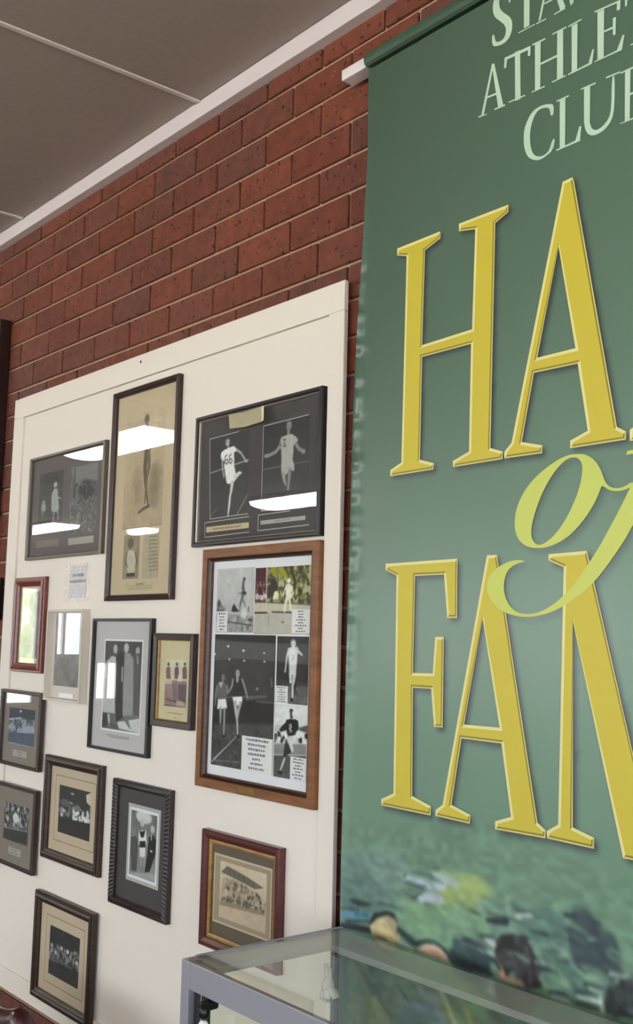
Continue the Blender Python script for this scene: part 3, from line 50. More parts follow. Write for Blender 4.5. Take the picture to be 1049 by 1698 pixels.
"F9":{"x0":-1.8229,"x1":-1.4971,"z0":1.2362,"z1":1.5002,"d":0.018,"pics":[{"r":[0.0564,0.076,0.2675,0.2019],"bg":[92,98,114],"ops":[["N",12,0.03],["P",[66,72,88],[[0.0481,0.198],[0.2639,0.2054],[0.2638,0.1696],[0.0534,0.1589]]],["E",[200,205,215],[0.1504,0.1921],0.0096,0.004],["P",[178,184,196],[[0.0132,0.1569],[0.1598,0.1724],[0.1608,0.1644],[0.0139,0.152]]],["S",[[140,148,164],[170,176,190],[80,86,102]],[[0.054,0.1548],[0.2638,0.1696],[0.2692,0.1264],[0.059,0.118]],50,0.014,1],["P",[160,166,180],[[0.152,0.1211],[0.1732,0.143],[0.2111,0.1438],[0.2617,0.1496],[0.2694,0.1244],[0.1573,0.1175]]],["P",[84,92,110],[[0.0582,0.1096],[0.2679,0.1223],[0.2714,0.0792],[0.0591,0.0809]]],["L",[170,176,188],[[0.0597,0.0768],[0.2663,0.0756]],[0.0052,0.0052]]]}],"roll":0,"plates":[[0.1028,0.0352,0.216,0.0571]]},
"F10":{"x0":-1.8338,"x1":-1.5001,"z0":0.8971,"z1":1.1737,"d":0.018,"pics":[{"r":[0.0718,0.0847,0.2691,0.2107],"bg":96,"ops":[["N",14,0.025],["S",[50,160,70,190,110],[[0.0726,0.2055],[0.2659,0.2125],[0.2671,0.1309],[0.0761,0.1229]],110,0.012,1],["E",214,[0.1683,0.1659],0.0244,0.0164],["P",62,[[0.0728,0.1184],[0.2671,0.1309],[0.2704,0.0907],[0.0741,0.0803]]],["L",140,[[0.0761,0.1229],[0.2668,0.1328]],[0.003,0.003]],["L",170,[[0.0993,0.2069],[0.1049,0.1874]],[0.0074,0.0074]]]}],"roll":0,"plates":[[0.1223,0.0401,0.2212,0.0638]]},
"F11":{"x0":-1.4569,"x1":-1.0635,"z0":0.9679,"z1":1.3008,"d":0.022,"pics":[{"r":[0.0951,0.0935,0.3123,0.2435],"bg":62,"ops":[["N",8,0.03],["P",58,[[0.0939,0.2429],[0.3128,0.2441],[0.3132,0.1958],[0.0926,0.1845]]],["P",[206,192,166],[[0.2776,0.2314],[0.3146,0.2443],[0.3137,0.2001],[0.2845,0.2089]]],["E",170,[0.1862,0.2237],0.0123,0.0034],["E",150,[0.1798,0.1943],0.0133,0.0038],["E",96,[0.1395,0.1904],0.0383,0.0112],["S",[120,90,150],[[0.0966,0.1762],[0.3132,0.1958],[0.314,0.1624],[0.0996,0.1502]],30,0.012,1],["S",[232,220,205],[[0.1901,0.171],[0.3103,0.1807],[0.3132,0.1518],[0.1929,0.1456]],36,0.011,1],["E",190,[0.1194,0.1507],0.0097,0.0069],["E",190,[0.1325,0.1655],0.0077,0.0052],["P",50,[[0.0957,0.1409],[0.3137,0.1477],[0.3118,0.0952],[0.0964,0.0918]]]],"edge":[118,98,76],"off":0.03}],"roll":0},
"F12":{"x0":-0.9901,"x1":-0.6669,"z0":0.9132,"z1":1.2745,"d":0.022,"pics":[{"r":[0.0962,0.0964,0.2414,0.2799],"bg":128,"ops":[["G",110,150],["N",8,0.03],["E",205,[0.1683,0.2674],0.0441,0.0185],["E",190,[0.1605,0.2489],0.0107,0.01],["P",225,[[0.1419,0.2267],[0.1828,0.2327],[0.1898,0.1952],[0.1437,0.188]]],["P",36,[[0.1443,0.2271],[0.1601,0.2255],[0.179,0.2321],[0.1729,0.2119],[0.1577,0.2077]]],["P",30,[[0.1492,0.1967],[0.183,0.2026],[0.1814,0.1843],[0.1522,0.1797]]],["P",222,[[0.1507,0.1794],[0.1829,0.1845],[0.1838,0.1558],[0.1545,0.1529]]],["L",170,[[0.1607,0.1539],[0.1602,0.1326]],[0.007,0.007]],["L",170,[[0.1791,0.1569],[0.1793,0.1359]],[0.007,0.007]],["E",130,[0.1172,0.2192],0.0102,0.0093],["P",84,[[0.0988,0.2007],[0.1261,0.2087],[0.1427,0.1995],[0.1418,0.1644],[0.1386,0.1096],[0.107,0.108]]],["E",190,[0.2182,0.2398],0.0112,0.0106],["P",34,[[0.1996,0.2159],[0.2254,0.2255],[0.2402,0.2106],[0.2372,0.1722],[0.2111,0.1222],[0.1848,0.1157],[0.1954,0.173]]],["L",215,[[0.2143,0.222],[0.213,0.2103]],[0.0043,0.0043]],["E",190,[0.2155,0.1793],0.0067,0.0034],["P",165,[[0.1036,0.1015],[0.2413,0.1218],[0.2416,0.0992],[0.1003,0.0932]]]],"border":0.008,"band":0.018}],"roll":0},
"F13":{"x0":-1.4641,"x1":-1.0633,"z0":0.5284,"z1":0.8619,"d":0.022,"pics":[{"r":[0.1001,0.0907,0.3036,0.2399],"bg":56,"ops":[["N",7,0.03],["L",120,[[0.1953,0.238],[0.1856,0.222]],[0.0021,0.0021]],["S",[110,150,90],[[0.108,0.1846],[0.3062,0.1942],[0.3002,0.1488],[0.1017,0.1371]],80,0.011,1],["E",175,[0.1174,0.1803],0.0081,0.0065],["E",190,[0.147,0.1641],0.008,0.0064],["E",170,[0.1163,0.1647],0.008,0.0065],["E",200,[0.1842,0.1839],0.0078,0.0064],["E",225,[0.227,0.1835],0.0077,0.0064],["E",130,[0.2522,0.1843],0.0076,0.0063],["E",140,[0.2214,0.1573],0.0077,0.0064],["E",200,[0.2902,0.1648],0.0075,0.0062],["E",120,[0.2711,0.164],0.0075,0.0062],["E",120,[0.1973,0.1693],0.0078,0.0063],["L",96,[[0.1139,0.1348],[0.1889,0.1422],[0.2569,0.1409]],[0.0078,0.0078,0.0078]],["P",62,[[0.0988,0.1109],[0.3014,0.1369],[0.3019,0.0919],[0.0954,0.0896]]]],"edge":[168,152,124],"off":0.03}],"roll":0},
"F14":{"x0":-0.4965,"x1":-0.1601,"z0":0.9025,"z1":1.198,"d":0.022,"pics":[{"r":[0.0688,0.0811,0.27,0.2225],"bg":[200,184,160],"ops":[["G",[204,190,166],[196,178,152]],["P",[112,104,92],[[0.0736,0.1939],[0.1009,0.2136],[0.19,0.2009],[0.2577,0.1868],[0.2208,0.1776],[0.1695,0.1838]]],["L",[88,82,74],[[0.1111,0.2079],[0.1142,0.1923]],[0.0031,0.0031]],["L",[88,82,74],[[0.1325,0.2049],[0.1338,0.1899]],[0.0031,0.0031]],["L",[88,82,74],[[0.1537,0.202],[0.1532,0.1875]],[0.0031,0.0031]],["L",[88,82,74],[[0.1747,0.1991],[0.1724,0.1851]],[0.0031,0.0031]],["L",[88,82,74],[[0.1954,0.1963],[0.1914,0.1828]],[0.0031,0.0031]],["L",[88,82,74],[[0.2158,0.1935],[0.2102,0.1804]],[0.0031,0.0031]],["P",[176,160,138],[[0.0834,0.1819],[0.139,0.1844],[0.2252,0.1736],[0.2674,0.1556],[0.2666,0.1318],[0.0986,0.1153],[0.0731,0.1277]]],["S",[[120,108,94],[90,82,74],[190,174,150],[150,134,114]],[[0.0949,0.179],[0.1479,0.1812],[0.2255,0.1689],[0.2655,0.1528],[0.2645,0.1314],[0.0755,0.1257],[0.0919,0.1536]],130,0.008,1],["E",[200,184,160],[0.099,0.1475],0.0079,0.0098],["P",[150,136,116],[[0.0711,0.1223],[0.2644,0.1338],[0.265,0.1221],[0.0718,0.1113]]],["S",[[100,92,82]],[[0.0705,0.1322],[0.264,0.1431],[0.2645,0.1314],[0.071,0.1248]],30,0.006,1],["P",[196,178,154],[[0.072,0.1088],[0.2691,0.1218],[0.271,0.0823],[0.0701,0.0799]]]]}],"roll":0,"mat2":[0.0397,0.0648,0.2907,0.2383],"liner":[0.0109,0.0387,0.3084,0.2668]}}
# ------------------------------------------------------------------ helpers
def lin(c):
    if isinstance(c, (int, float)): c = (c, c, c)
    return tuple((v/255/12.92) if v/255 <= .04045 else ((v/255+.055)/1.055)**2.4 for v in c[:3])
def mat(name, col=(128,128,128), rough=.5, metal=0., spec=.5, bump=0., scale=60., var=0., coat=0., detail=4.):
    m = bpy.data.materials.new(name); m.use_nodes = True; nt = m.node_tree; b = nt.nodes['Principled BSDF']
    c = lin(col); b.inputs['Base Color'].default_value = (*c, 1); b.inputs['Roughness'].default_value = rough
    b.inputs['Metallic'].default_value = metal; b.inputs['Specular IOR Level'].default_value = spec; b.inputs['Coat Weight'].default_value = coat
    if bump or var:
        tc = nt.nodes.new('ShaderNodeTexCoord'); n = nt.nodes.new('ShaderNodeTexNoise'); n.inputs['Scale'].default_value = scale; n.inputs['Detail'].default_value = detail
        nt.links.new(tc.outputs['Object'], n.inputs['Vector'])
        if var:
            r = nt.nodes.new('ShaderNodeValToRGB'); r.color_ramp.elements[0].position = .3; r.color_ramp.elements[1].position = .7
            r.color_ramp.elements[0].color = (*[v*(1-var) for v in c], 1); r.color_ramp.elements[1].color = (*[min(1, v*(1+var)) for v in c], 1)
            nt.links.new(n.outputs['Fac'], r.inputs['Fac']); nt.links.new(r.outputs['Color'], b.inputs['Base Color'])
        if bump:
            bp = nt.nodes.new('ShaderNodeBump'); bp.inputs['Strength'].default_value = bump; bp.inputs['Distance'].default_value = .002
            nt.links.new(n.outputs['Fac'], bp.inputs['Height']); nt.links.new(bp.outputs['Normal'], b.inputs['Normal'])
    return m
def wood(name, c1, c2, rough=.4, scale=(3, 40, 40), coat=.1):
    m = bpy.data.materials.new(name); m.use_nodes = True; nt = m.node_tree; b = nt.nodes['Principled BSDF']
    tc = nt.nodes.new('ShaderNodeTexCoord'); mp = nt.nodes.new('ShaderNodeMapping'); mp.inputs['Scale'].default_value = scale
    n = nt.nodes.new('ShaderNodeTexNoise'); n.inputs['Scale'].default_value = 2.2; n.inputs['Detail'].default_value = 6; n.inputs['Distortion'].default_value = .6
    r = nt.nodes.new('ShaderNodeValToRGB'); r.color_ramp.elements[0].position = .3; r.color_ramp.elements[1].position = .72
    r.color_ramp.elements[0].color = (*lin(c1), 1); r.color_ramp.elements[1].color = (*lin(c2), 1)
    nt.links.new(tc.outputs['Object'], mp.inputs['Vector']); nt.links.new(mp.outputs['Vector'], n.inputs['Vector'])
    nt.links.new(n.outputs['Fac'], r.inputs['Fac']); nt.links.new(r.outputs['Color'], b.inputs['Base Color'])
    b.inputs['Roughness'].default_value = rough; b.inputs['Coat Weight'].default_value = coat; b.inputs['Coat Roughness'].default_value = .25
    return m
def printed(name, rough=.6, spec=.3, gain=1.0, bump=0.):
    m = bpy.data.materials.new(name); m.use_nodes = True; nt = m.node_tree; b = nt.nodes['Principled BSDF']
    a = nt.nodes.new('ShaderNodeVertexColor'); a.layer_name = 'Col'
    if gain != 1:
        mx = nt.nodes.new('ShaderNodeVectorMath'); mx.operation = 'SCALE'; mx.inputs['Scale'].default_value = gain
        nt.links.new(a.outputs['Color'], mx.inputs[0]); nt.links.new(mx.outputs[0], b.inputs['Base Color'])
    else: nt.links.new(a.outputs['Color'], b.inputs['Base Color'])
    b.inputs['Roughness'].default_value = rough; b.inputs['Specular IOR Level'].default_value = spec
    return m
def pane_mat(name, tint=(255,255,255), ior=1.5, rough=0.0):
    m = bpy.data.materials.new(name); m.use_nodes = True; nt = m.node_tree; nt.nodes.remove(nt.nodes['Principled BSDF'])
    out = nt.nodes['Material Output']; t = nt.nodes.new('ShaderNodeBsdfTransparent'); t.inputs[0].default_value = (*lin(tint), 1)
    g = nt.nodes.new('ShaderNodeBsdfGlossy'); g.inputs['Roughness'].default_value = rough
    geo = nt.nodes.new('ShaderNodeNewGeometry'); dt = nt.nodes.new('ShaderNodeVectorMath'); dt.operation = 'DOT_PRODUCT'; mx = nt.nodes.new('ShaderNodeMixShader')
    nt.links.new(geo.outputs['Normal'], dt.inputs[0]); nt.links.new(geo.outputs['Incoming'], dt.inputs[1])
    def mth(op, a, b=None):
        n = nt.nodes.new('ShaderNodeMath'); n.operation = op
        for i, v in enumerate((a, b)):
            if v is None: continue
            if isinstance(v, (int, float)): n.inputs[i].default_value = v
            else: nt.links.new(v, n.inputs[i])
        return n.outputs[0]
    r0 = 2*((ior-1)/(ior+1))**2                                    # both faces of the pane
    fr = mth('ADD', mth('MULTIPLY', mth('POWER', mth('SUBTRACT', 1.0, mth('ABSOLUTE', dt.outputs['Value'])), 5.0), 1-r0), r0)
    nt.links.new(fr, mx.inputs[0]); nt.links.new(t.outputs[0], mx.inputs[1]); nt.links.new(g.outputs[0], mx.inputs[2]); nt.links.new(mx.outputs[0], out.inputs[0])
    return m
def emis(name, col, s):
    m = bpy.data.materials.new(name); m.use_nodes = True; b = m.node_tree.nodes['Principled BSDF']
    b.inputs['Base Color'].default_value = (*lin(col), 1); b.inputs['Emission Color'].default_value = (*lin(col), 1); b.inputs['Emission Strength'].default_value = s
    return m

def link(o, parent=None):
    COL.objects.link(o)
    if parent is not None: o.parent = parent
    return o
def from_bm(name, bm, m, parent=None, loc=(0,0,0), smooth=False):
    me = bpy.data.meshes.new(name); bm.normal_update(); bm.to_mesh(me); bm.free()
    if m is not None: me.materials.append(m)
    if smooth:
        for p in me.polygons: p.use_smooth = True
    o = bpy.data.objects.new(name, me); o.location = loc
    return link(o, parent)
def box(bm, x0, y0, z0, x1, y1, z1, bev=0.):
    b = bmesh.new(); bmesh.ops.create_cube(b, size=1)
    bmesh.ops.scale(b, vec=(x1-x0, y1-y0, z1-z0), verts=b.verts); bmesh.ops.translate(b, vec=((x0+x1)/2, (y0+y1)/2, (z0+z1)/2), verts=b.verts)
    if bev: bmesh.ops.bevel(b, geom=list(b.edges), offset=bev, segments=2, affect='EDGES', profile=.5)
    me = bpy.data.meshes.new('t'); b.to_mesh(me); b.free(); bm.from_mesh(me); bpy.data.meshes.remove(me)
    return bm
def boxo(name, a, b, m, parent=None, bev=0.):
    bm = bmesh.new(); box(bm, *a, *b, bev); return from_bm(name, bm, m, parent)
def tube(bm, pts, rad, seg=10):
    pts = [Vector(p) for p in pts]; rad = rad if isinstance(rad, (list, tuple)) else [rad]*len(pts); rings = []
    for i, p in enumerate(pts):
        d = (pts[min(i+1, len(pts)-1)]-pts[max(i-1, 0)]).normalized()
        a = d.orthogonal().normalized() if i == 0 else (ref - d*ref.dot(d)).normalized()
        ref = a; b = d.cross(a)
        rings.append([bm.verts.new(p+(a*math.cos(t)+b*math.sin(t))*rad[i]) for t in [2*math.pi*k/seg for k in range(seg)]])
    for r0, r1 in zip(rings, rings[1:]):
        for k in range(seg): bm.faces.new((r0[k], r0[(k+1) % seg], r1[(k+1) % seg], r1[k]))
    bm.faces.new(rings[0][::-1]); bm.faces.new(rings[-1])
def lathe(bm, prof, c=(0,0,0), seg=20):
    rings = []
    for r, z in prof: rings.append([bm.verts.new((c[0]+r*math.cos(2*math.pi*k/seg), c[1]+r*math.sin(2*math.pi*k/seg), c[2]+z)) for k in range(seg)])
    for a, b in zip(rings, rings[1:]):
        for k in range(seg): bm.faces.new((a[k], a[(k+1) % seg], b[(k+1) % seg], b[k]))
    bm.faces.new(rings[0][::-1]); bm.faces.new(rings[-1])
def empty(name, loc): 
    o = bpy.data.objects.new(name, None); o.location = loc; o.empty_display_size = .05
    return link(o)
def tag(o, label=None, cat=None, group=None, kind=None):
    if label: o['label'] = label
    if cat: o['category'] = cat
    if group: o['group'] = group
    if kind: o['kind'] = kind
    return o
def grid_mesh(name, P, C, m, parent=None, smooth=True):
    """P (nz,nx,3) points, C (nz,nx,3) linear colours."""
    nz, nx = P.shape[:2]; me = bpy.data.meshes.new(name); me.vertices.add(nz*nx); me.vertices.foreach_set('co', P.reshape(-1).astype(np.float32))
    i = np.arange(nz*nx).reshape(nz, nx); q = np.stack([i[:-1,:-1], i[:-1,1:], i[1:,1:], i[1:,:-1]], -1).reshape(-1)
    nf = q.size//4; me.loops.add(q.size); me.loops.foreach_set('vertex_index', q.astype(np.int32)); me.polygons.add(nf)
    me.polygons.foreach_set('loop_start', np.arange(0, q.size, 4, dtype=np.int32))
    if smooth: me.polygons.foreach_set('use_smooth', np.ones(nf, bool))
    at = me.color_attributes.new('Col', 'FLOAT_COLOR', 'POINT'); cc = np.ones((nz*nx, 4), np.float32); cc[:, :3] = C.reshape(-1, 3); at.data.foreach_set('color', cc.reshape(-1))
    me.update(calc_edges=True); me.validate()
    me.materials.append(m); return link(bpy.data.objects.new(name, me), parent)
# ---- painter: flat prints built as coloured fine meshes
def inside(U, V, poly):
    r = np.zeros(U.shape, bool); n = len(poly)
    for i in range(n):
        x0, y0 = poly[i]; x1, y1 = poly[(i+1) % n]
        if y0 == y1: continue
        c = ((y0 > V) != (y1 > V)) & (U < (x1-x0)*(V-y0)/(y1-y0)+x0); r ^= c
    return r
def vnoise(shape, cells, rng):
    a = rng.random((max(2, cells[0])+1, max(2, cells[1])+1)); zy = np.linspace(0, a.shape[0]-1.001, shape[0]); zx = np.linspace(0, a.shape[1]-1.001, shape[1])
    iy = zy.astype(int); ix = zx.astype(int); fy = (zy-iy)[:, None]; fx = (zx-ix)[None]; fy = fy*fy*(3-2*fy); fx = fx*fx*(3-2*fx)
    return (a[np.ix_(iy, ix)]*(1-fy)+a[np.ix_(iy+1, ix)]*fy)*(1-fx)+(a[np.ix_(iy, ix+1)]*(1-fy)+a[np.ix_(iy+1, ix+1)]*fy)*fx
def boxblur(A, k):
    for ax in (0, 1):
        for _ in range(2):
            p = np.pad(A, [(k, k) if a == ax else (0, 0) for a in range(A.ndim)], mode='edge'); c = np.cumsum(p, ax); c = np.concatenate([np.zeros_like(np.take(c, [0], ax)), c], ax)
            n = A.shape[ax]; A = (np.take(c, np.arange(2*k+1, 2*k+1+n), ax)-np.take(c, np.arange(0, n), ax))/(2*k+1)
    return A
def col3(c): return np.array(c if isinstance(c, (list, tuple)) else (c, c, c), float)
def run_ops(I, us, vs, ops, rng):
    """paint ops into sRGB image I[v,u,3]; us, vs are the sample coordinates in metres."""
    du = us[1]-us[0]; dv = vs[1]-vs[0]
    def win(x0, y0, x1, y1):
        a = np.searchsorted(us, x0-du); b = np.searchsorted(us, x1+du)+1; c = np.searchsorted(vs, y0-dv); d = np.searchsorted(vs, y1+dv)+1
        if b <= a or d <= c: return None
        U, V = np.meshgrid(us[a:b], vs[c:d]); return (slice(c, d), slice(a, b)), U, V
    def ellipse(c, cx, cy, rx, ry, ang=0, al=1):
        R = max(rx, ry); w = win(cx-R, cy-R, cx+R, cy+R)
        if not w or w[1].size == 0: return
        s, U, V = w; ca, sa = math.cos(ang), math.sin(ang); X = (U-cx)*ca+(V-cy)*sa; Y = -(U-cx)*sa+(V-cy)*ca
        d = np.sqrt((X/rx)**2+(Y/ry)**2); k = np.clip((1.15-d)/.3, 0, 1)[..., None]*al; I[s] = I[s]*(1-k)+col3(c)*k
    for o in ops:
        if o[0] == 'P':
            pts = o[2]; xs = [p[0] for p in pts]; ys = [p[1] for p in pts]; w = win(min(xs), min(ys), max(xs), max(ys))
            if w and w[1].size: I[w[0]][inside(w[1], w[2], pts)] = col3(o[1])
        elif o[0] == 'L':
            pts = o[2]; wd = o[3]
            for (a, b, wa, wb) in zip(pts, pts[1:], wd, wd[1:]):
                m = max(wa, wb)/2; w = win(min(a[0], b[0])-m, min(a[1], b[1])-m, max(a[0], b[0])+m, max(a[1], b[1])+m)
                if not w or w[1].size == 0: continue
                s, U, V = w; dx, dy = b[0]-a[0], b[1]-a[1]; L = dx*dx+dy*dy+1e-12; t = np.clip(((U-a[0])*dx+(V-a[1])*dy)/L, 0, 1)
                d = np.hypot(U-a[0]-t*dx, V-a[1]-t*dy); h = np.maximum((wa+(wb-wa)*t)/2, .0007); k = np.clip((h-d)/.0012+.5, 0, 1)[..., None]; I[s] = I[s]*(1-k)+col3(o[1])*k
        elif o[0] == 'E': ellipse(o[1], *o[2], o[3], o[4])
        elif o[0] == 'G':
            t = np.linspace(0, 1, len(vs))[:, None, None]; I[:] = col3(o[2])*(1-t)+col3(o[1])*t
        elif o[0] == 'N':
            n = vnoise(I.shape[:2], (int((vs[-1]-vs[0])/o[2]), int((us[-1]-us[0])/o[2])), rng)+.5*vnoise(I.shape[:2], (int((vs[-1]-vs[0])/o[2]*3), int((us[-1]-us[0])/o[2]*3)), rng)
            I += ((n-.75)*2*o[1])[..., None]
        elif o[0] == 'S':
            poly = o[2]; xs = [p[0] for p in poly]; ys = [p[1] for p in poly]; al = o[5] if len(o) > 5 else 1; asp = o[6] if len(o) > 6 else .9
            k = 0; t = 0
            while k < o[3] and t < o[3]*8:
                t += 1; x = rng.uniform(min(xs), max(xs)); y = rng.uniform(min(ys), max(ys))
                if not inside(np.array([x]), np.array([y]), poly)[0]: continue
                r = o[4]*rng.uniform(.35, .75); ellipse(o[1][int(rng.integers(len(o[1])))], x, y, r*asp**.5, r/asp**.5, rng.uniform(-.5, .1) if asp > 1 else rng.uniform(-.3, .3), al); k += 1
    return I
def to_lin(I):
    I = np.clip(I, 0, 255)/255; return np.where(I <= .04045, I/12.92, ((I+.055)/1.055)**2.4)
def print_panel(name, r, y, bg, ops, m, parent, seed, du=.0021, dv=.0014, border=0):
    """flat photographic print on plane y=const, rect r=(u0,v0,u1,v1) in the parent's frame."""
    nu = max(4, int((r[2]-r[0])/du)); nv = max(4, int((r[3]-r[1])/dv)); us = np.linspace(r[0], r[2], nu*2); vs = np.linspace(r[1], r[3], nv*2)
    rng = np.random.default_rng(seed); I = np.ones((nv*2, nu*2, 3))*col3(bg); run_ops(I, us, vs, ops, rng)
    I = I*(1+.06*(vnoise(I.shape[:2], (int((r[3]-r[1])/.012), int((r[2]-r[0])/.012)), rng)[..., None]-.5)+.07*(vnoise(I.shape[:2], (int((r[3]-r[1])/.004), int((r[2]-r[0])/.004)), rng)[..., None]-.5))
    I = boxblur(I, 1); I = I.reshape(nv, 2, nu, 2, 3).mean((1, 3)); U, V = np.meshgrid(np.linspace(r[0], r[2], nu), np.linspace(r[1], r[3], nv))
    return grid_mesh(name, np.stack([U, np.full_like(U, y), V], -1), to_lin(I), m, parent, False)
def flat(name, r, y, m, parent, t=.001):
    """thin card: rect (u0,v0,u1,v1) standing on plane y, thickness t towards the room."""
    return boxo(name, (r[0], y-t, r[1]), (r[2], y, r[3]), m, parent)
def poly_mesh(name, loops, y, m, parent=None):
    vs = [[Vector((a, b, 0)) for a, b in L] for L in loops]; tri = tessellate_polygon(vs); pts = [p for L in loops for p in L]
    me = bpy.data.meshes.new(name); me.from_pydata([(a, y, b) for a, b in pts], [], [tuple(t) for t in tri]); me.materials.append(m)
    return link(bpy.data.objects.new(name, me), parent)
# ------------------------------------------------------------------ materials
M = {}
def brick_mat():
    m = bpy.data.materials.new('brick'); m.use_nodes = True; nt = m.node_tree; b = nt.nodes['Principled BSDF']; N = nt.nodes.new; Lk = nt.links.new
    oi = N('ShaderNodeObjectInfo'); tc = N('ShaderNodeTexCoord'); geo = N('ShaderNodeNewGeometry')
    r = N('ShaderNodeValToRGB'); cr = r.color_ramp; cr.elements[0].color = (*lin((102,58,46)), 1); cr.elements[1].color = (*lin((114,62,46)), 1)
    for p, c in ((.25, (120,64,46)), (.5, (108,55,40)), (.75, (100,60,51))): e = cr.elements.new(p); e.color = (*lin(c), 1)
    Lk(oi.outputs['Random'], r.inputs['Fac'])
    n1 = N('ShaderNodeTexNoise'); n1.inputs['Scale'].default_value = 22; n1.inputs['Detail'].default_value = 5; Lk(geo.outputs['Position'], n1.inputs['Vector'])
    h = N('ShaderNodeHueSaturation'); mr = N('ShaderNodeMapRange'); mr.inputs[1].default_value = .3; mr.inputs[2].default_value = .7; mr.inputs[3].default_value = .78; mr.inputs[4].default_value = 1.2
    Lk(n1.outputs['Fac'], mr.inputs[0]); Lk(mr.outputs[0], h.inputs['Value']); Lk(r.outputs['Color'], h.inputs['Color'])
    v = N('ShaderNodeTexNoise'); v.inputs['Scale'].default_value = 62; v.inputs['Detail'].default_value = 2.5; Lk(geo.outputs['Position'], v.inputs['Vector'])
    sr = N('ShaderNodeValToRGB'); sr.color_ramp.elements[0].position = .61; sr.color_ramp.elements[1].position = .68; sr.color_ramp.elements[0].color = (0,0,0,1); sr.color_ramp.elements[1].color = (1,1,1,1)
    Lk(v.outputs['Fac'], sr.inputs['Fac'])
    mx = N('ShaderNodeMixRGB'); mx.inputs[2].default_value = (*lin((44,24,22)), 1); Lk(sr.outputs['Color'], mx.inputs[0]); Lk(h.outputs['Color'], mx.inputs[1])
    v2 = N('ShaderNodeTexNoise'); v2.inputs['Scale'].default_value = 110; v2.inputs['Detail'].default_value = 1; Lk(geo.outputs['Position'], v2.inputs['Vector'])
    s2 = N('ShaderNodeValToRGB'); s2.color_ramp.elements[0].position = .73; s2.color_ramp.elements[1].position = .78; s2.color_ramp.elements[0].color = (0,0,0,1); s2.color_ramp.elements[1].color = (1,1,1,1); Lk(v2.outputs['Fac'], s2.inputs['Fac'])
    mx2 = N('ShaderNodeMixRGB'); mx2.inputs[2].default_value = (*lin((190,140,116)), 1); Lk(s2.outputs['Color'], mx2.inputs[0]); Lk(mx.outputs['Color'], mx2.inputs[1])
    Lk(mx2.outputs['Color'], b.inputs['Base Color']); b.inputs['Roughness'].default_value = .62; b.inputs['Specular IOR Level'].default_value = .35
    n3 = N('ShaderNodeTexNoise'); n3.inputs['Scale'].default_value = 180; n3.inputs['Detail'].default_value = 4; Lk(geo.outputs['Position'], n3.inputs['Vector'])
    bp = N('ShaderNodeBump'); bp.inputs['Strength'].default_value = .45; bp.inputs['Distance'].default_value = .0015; Lk(n3.outputs['Fac'], bp.inputs['Height']); Lk(bp.outputs['Normal'], b.inputs['Normal'])
    return m
M['brick'] = brick_mat()
M['mortar'] = mat('mortar', (172,140,116), .9, bump=.6, scale=150, var=.15)
M['board'] = mat('board_paint', (233,225,214), .55, bump=.05, scale=90, spec=.3)
M['ceil'] = mat('ceiling_paint', (162,148,140), .85, bump=.05, scale=60, var=.03)
M['strip'] = mat('cover_strip_paint', (214,204,198), .6)
M['trim'] = mat('white_trim_paint', (216,207,209), .5)
M['floor'] = mat('carpet', (104,98,92), .95, bump=.5, scale=300, var=.15)
M['plaster'] = mat('plaster', (176,168,156), .85, bump=.05)
M['dark_timber'] = wood('dark_timber', (24,8,7), (40,14,12), .4)
M['photo'] = printed('photo_print', .55, .2, 1.12)
M['glass'] = pane_mat('picture_glass', (250,252,250), 1.5)
M['case_glass'] = pane_mat('case_glass', (246,250,245), 1.5)
M['window_glass'] = pane_mat('window_glass', (255,255,255), 1.3)
M['alu'] = mat('anodised_aluminium', (162,162,172), .38, .35, bump=.03, scale=200)
M['alu_top'] = mat('polished_aluminium', (198,200,200), .4, .1)
M['rubber'] = mat('black_rubber', (26,26,30), .6)
M['paper'] = mat('paper', (238,236,238), .7)
M['ink'] = mat('faded_ink', (120,120,130), .8)
M['cream_card'] = mat('cream_card', (226,216,184), .7, var=.03, scale=30)
M['tan_card'] = mat('tan_card', (206,188,146), .7, var=.04, scale=30)
M['grey_card'] = mat('grey_card', (176,174,168), .7)
M['brass'] = mat('brass', (150,118,64), .35, .8)
M['gold'] = wood('gold_leaf', (132,98,44), (176,136,66), .38, (8,30,30), .2)
M['silver'] = mat('silver_lip', (170,160,150), .35, .5)
M['white_ceramic'] = mat('white_glaze', (240,242,240), .2, coat=.5)
M['black_metal'] = mat('black_metal', (30,30,32), .35, .4)
M['maroon'] = mat('maroon_leather', (58,12,14), .32, coat=.3, bump=.25, scale=120)
M['white_metal'] = mat('white_enamel', (228,222,222), .4)
# ------------------------------------------------------------------ room shell
X0, X1, Y1, CEIL = -16.0, 5.0, -9.0, 3.305
def wall_with_holes(name, axis, pos, t, a0, a1, z0, z1, holes, m):
    """wall in plane axis=pos, thickness t outwards, holes = [(b0,b1,c0,c1)]"""
    bm = bmesh.new(); xs = sorted({a0, a1, *[h[0] for h in holes], *[h[1] for h in holes]}); zs = sorted({z0, z1, *[h[2] for h in holes], *[h[3] for h in holes]})
    for xa, xb in zip(xs, xs[1:]):
        for za, zb in zip(zs, zs[1:]):
            cx, cz = (xa+xb)/2, (za+zb)/2
            if any(h[0] < cx < h[1] and h[2] < cz < h[3] for h in holes): continue
            if axis == 'y': box(bm, xa, min(pos, pos+t), za, xb, max(pos, pos+t), zb)
            else: box(bm, min(pos, pos+t), xa, za, max(pos, pos+t), xb, zb)
    return tag(from_bm(name, bm, m), kind='structure')
tag(boxo('floor', (X0, Y1, -.05), (X1, .3, 0), M['floor']), kind='structure')
wall = boxo('wall_back', (X0, .0085, 0), (X1, .22, 3.5), M['mortar']); tag(wall, kind='structure')
ceiling = boxo('ceiling', (X0, Y1, CEIL+.012), (X1, .008, CEIL+.06), M['ceil']); tag(ceiling, kind='structure')
win_back = [(-10.2, -7.8), (-7.0, -4.6), (-3.8, -1.4), (-.6, 1.8), (2.4, 4.6)]
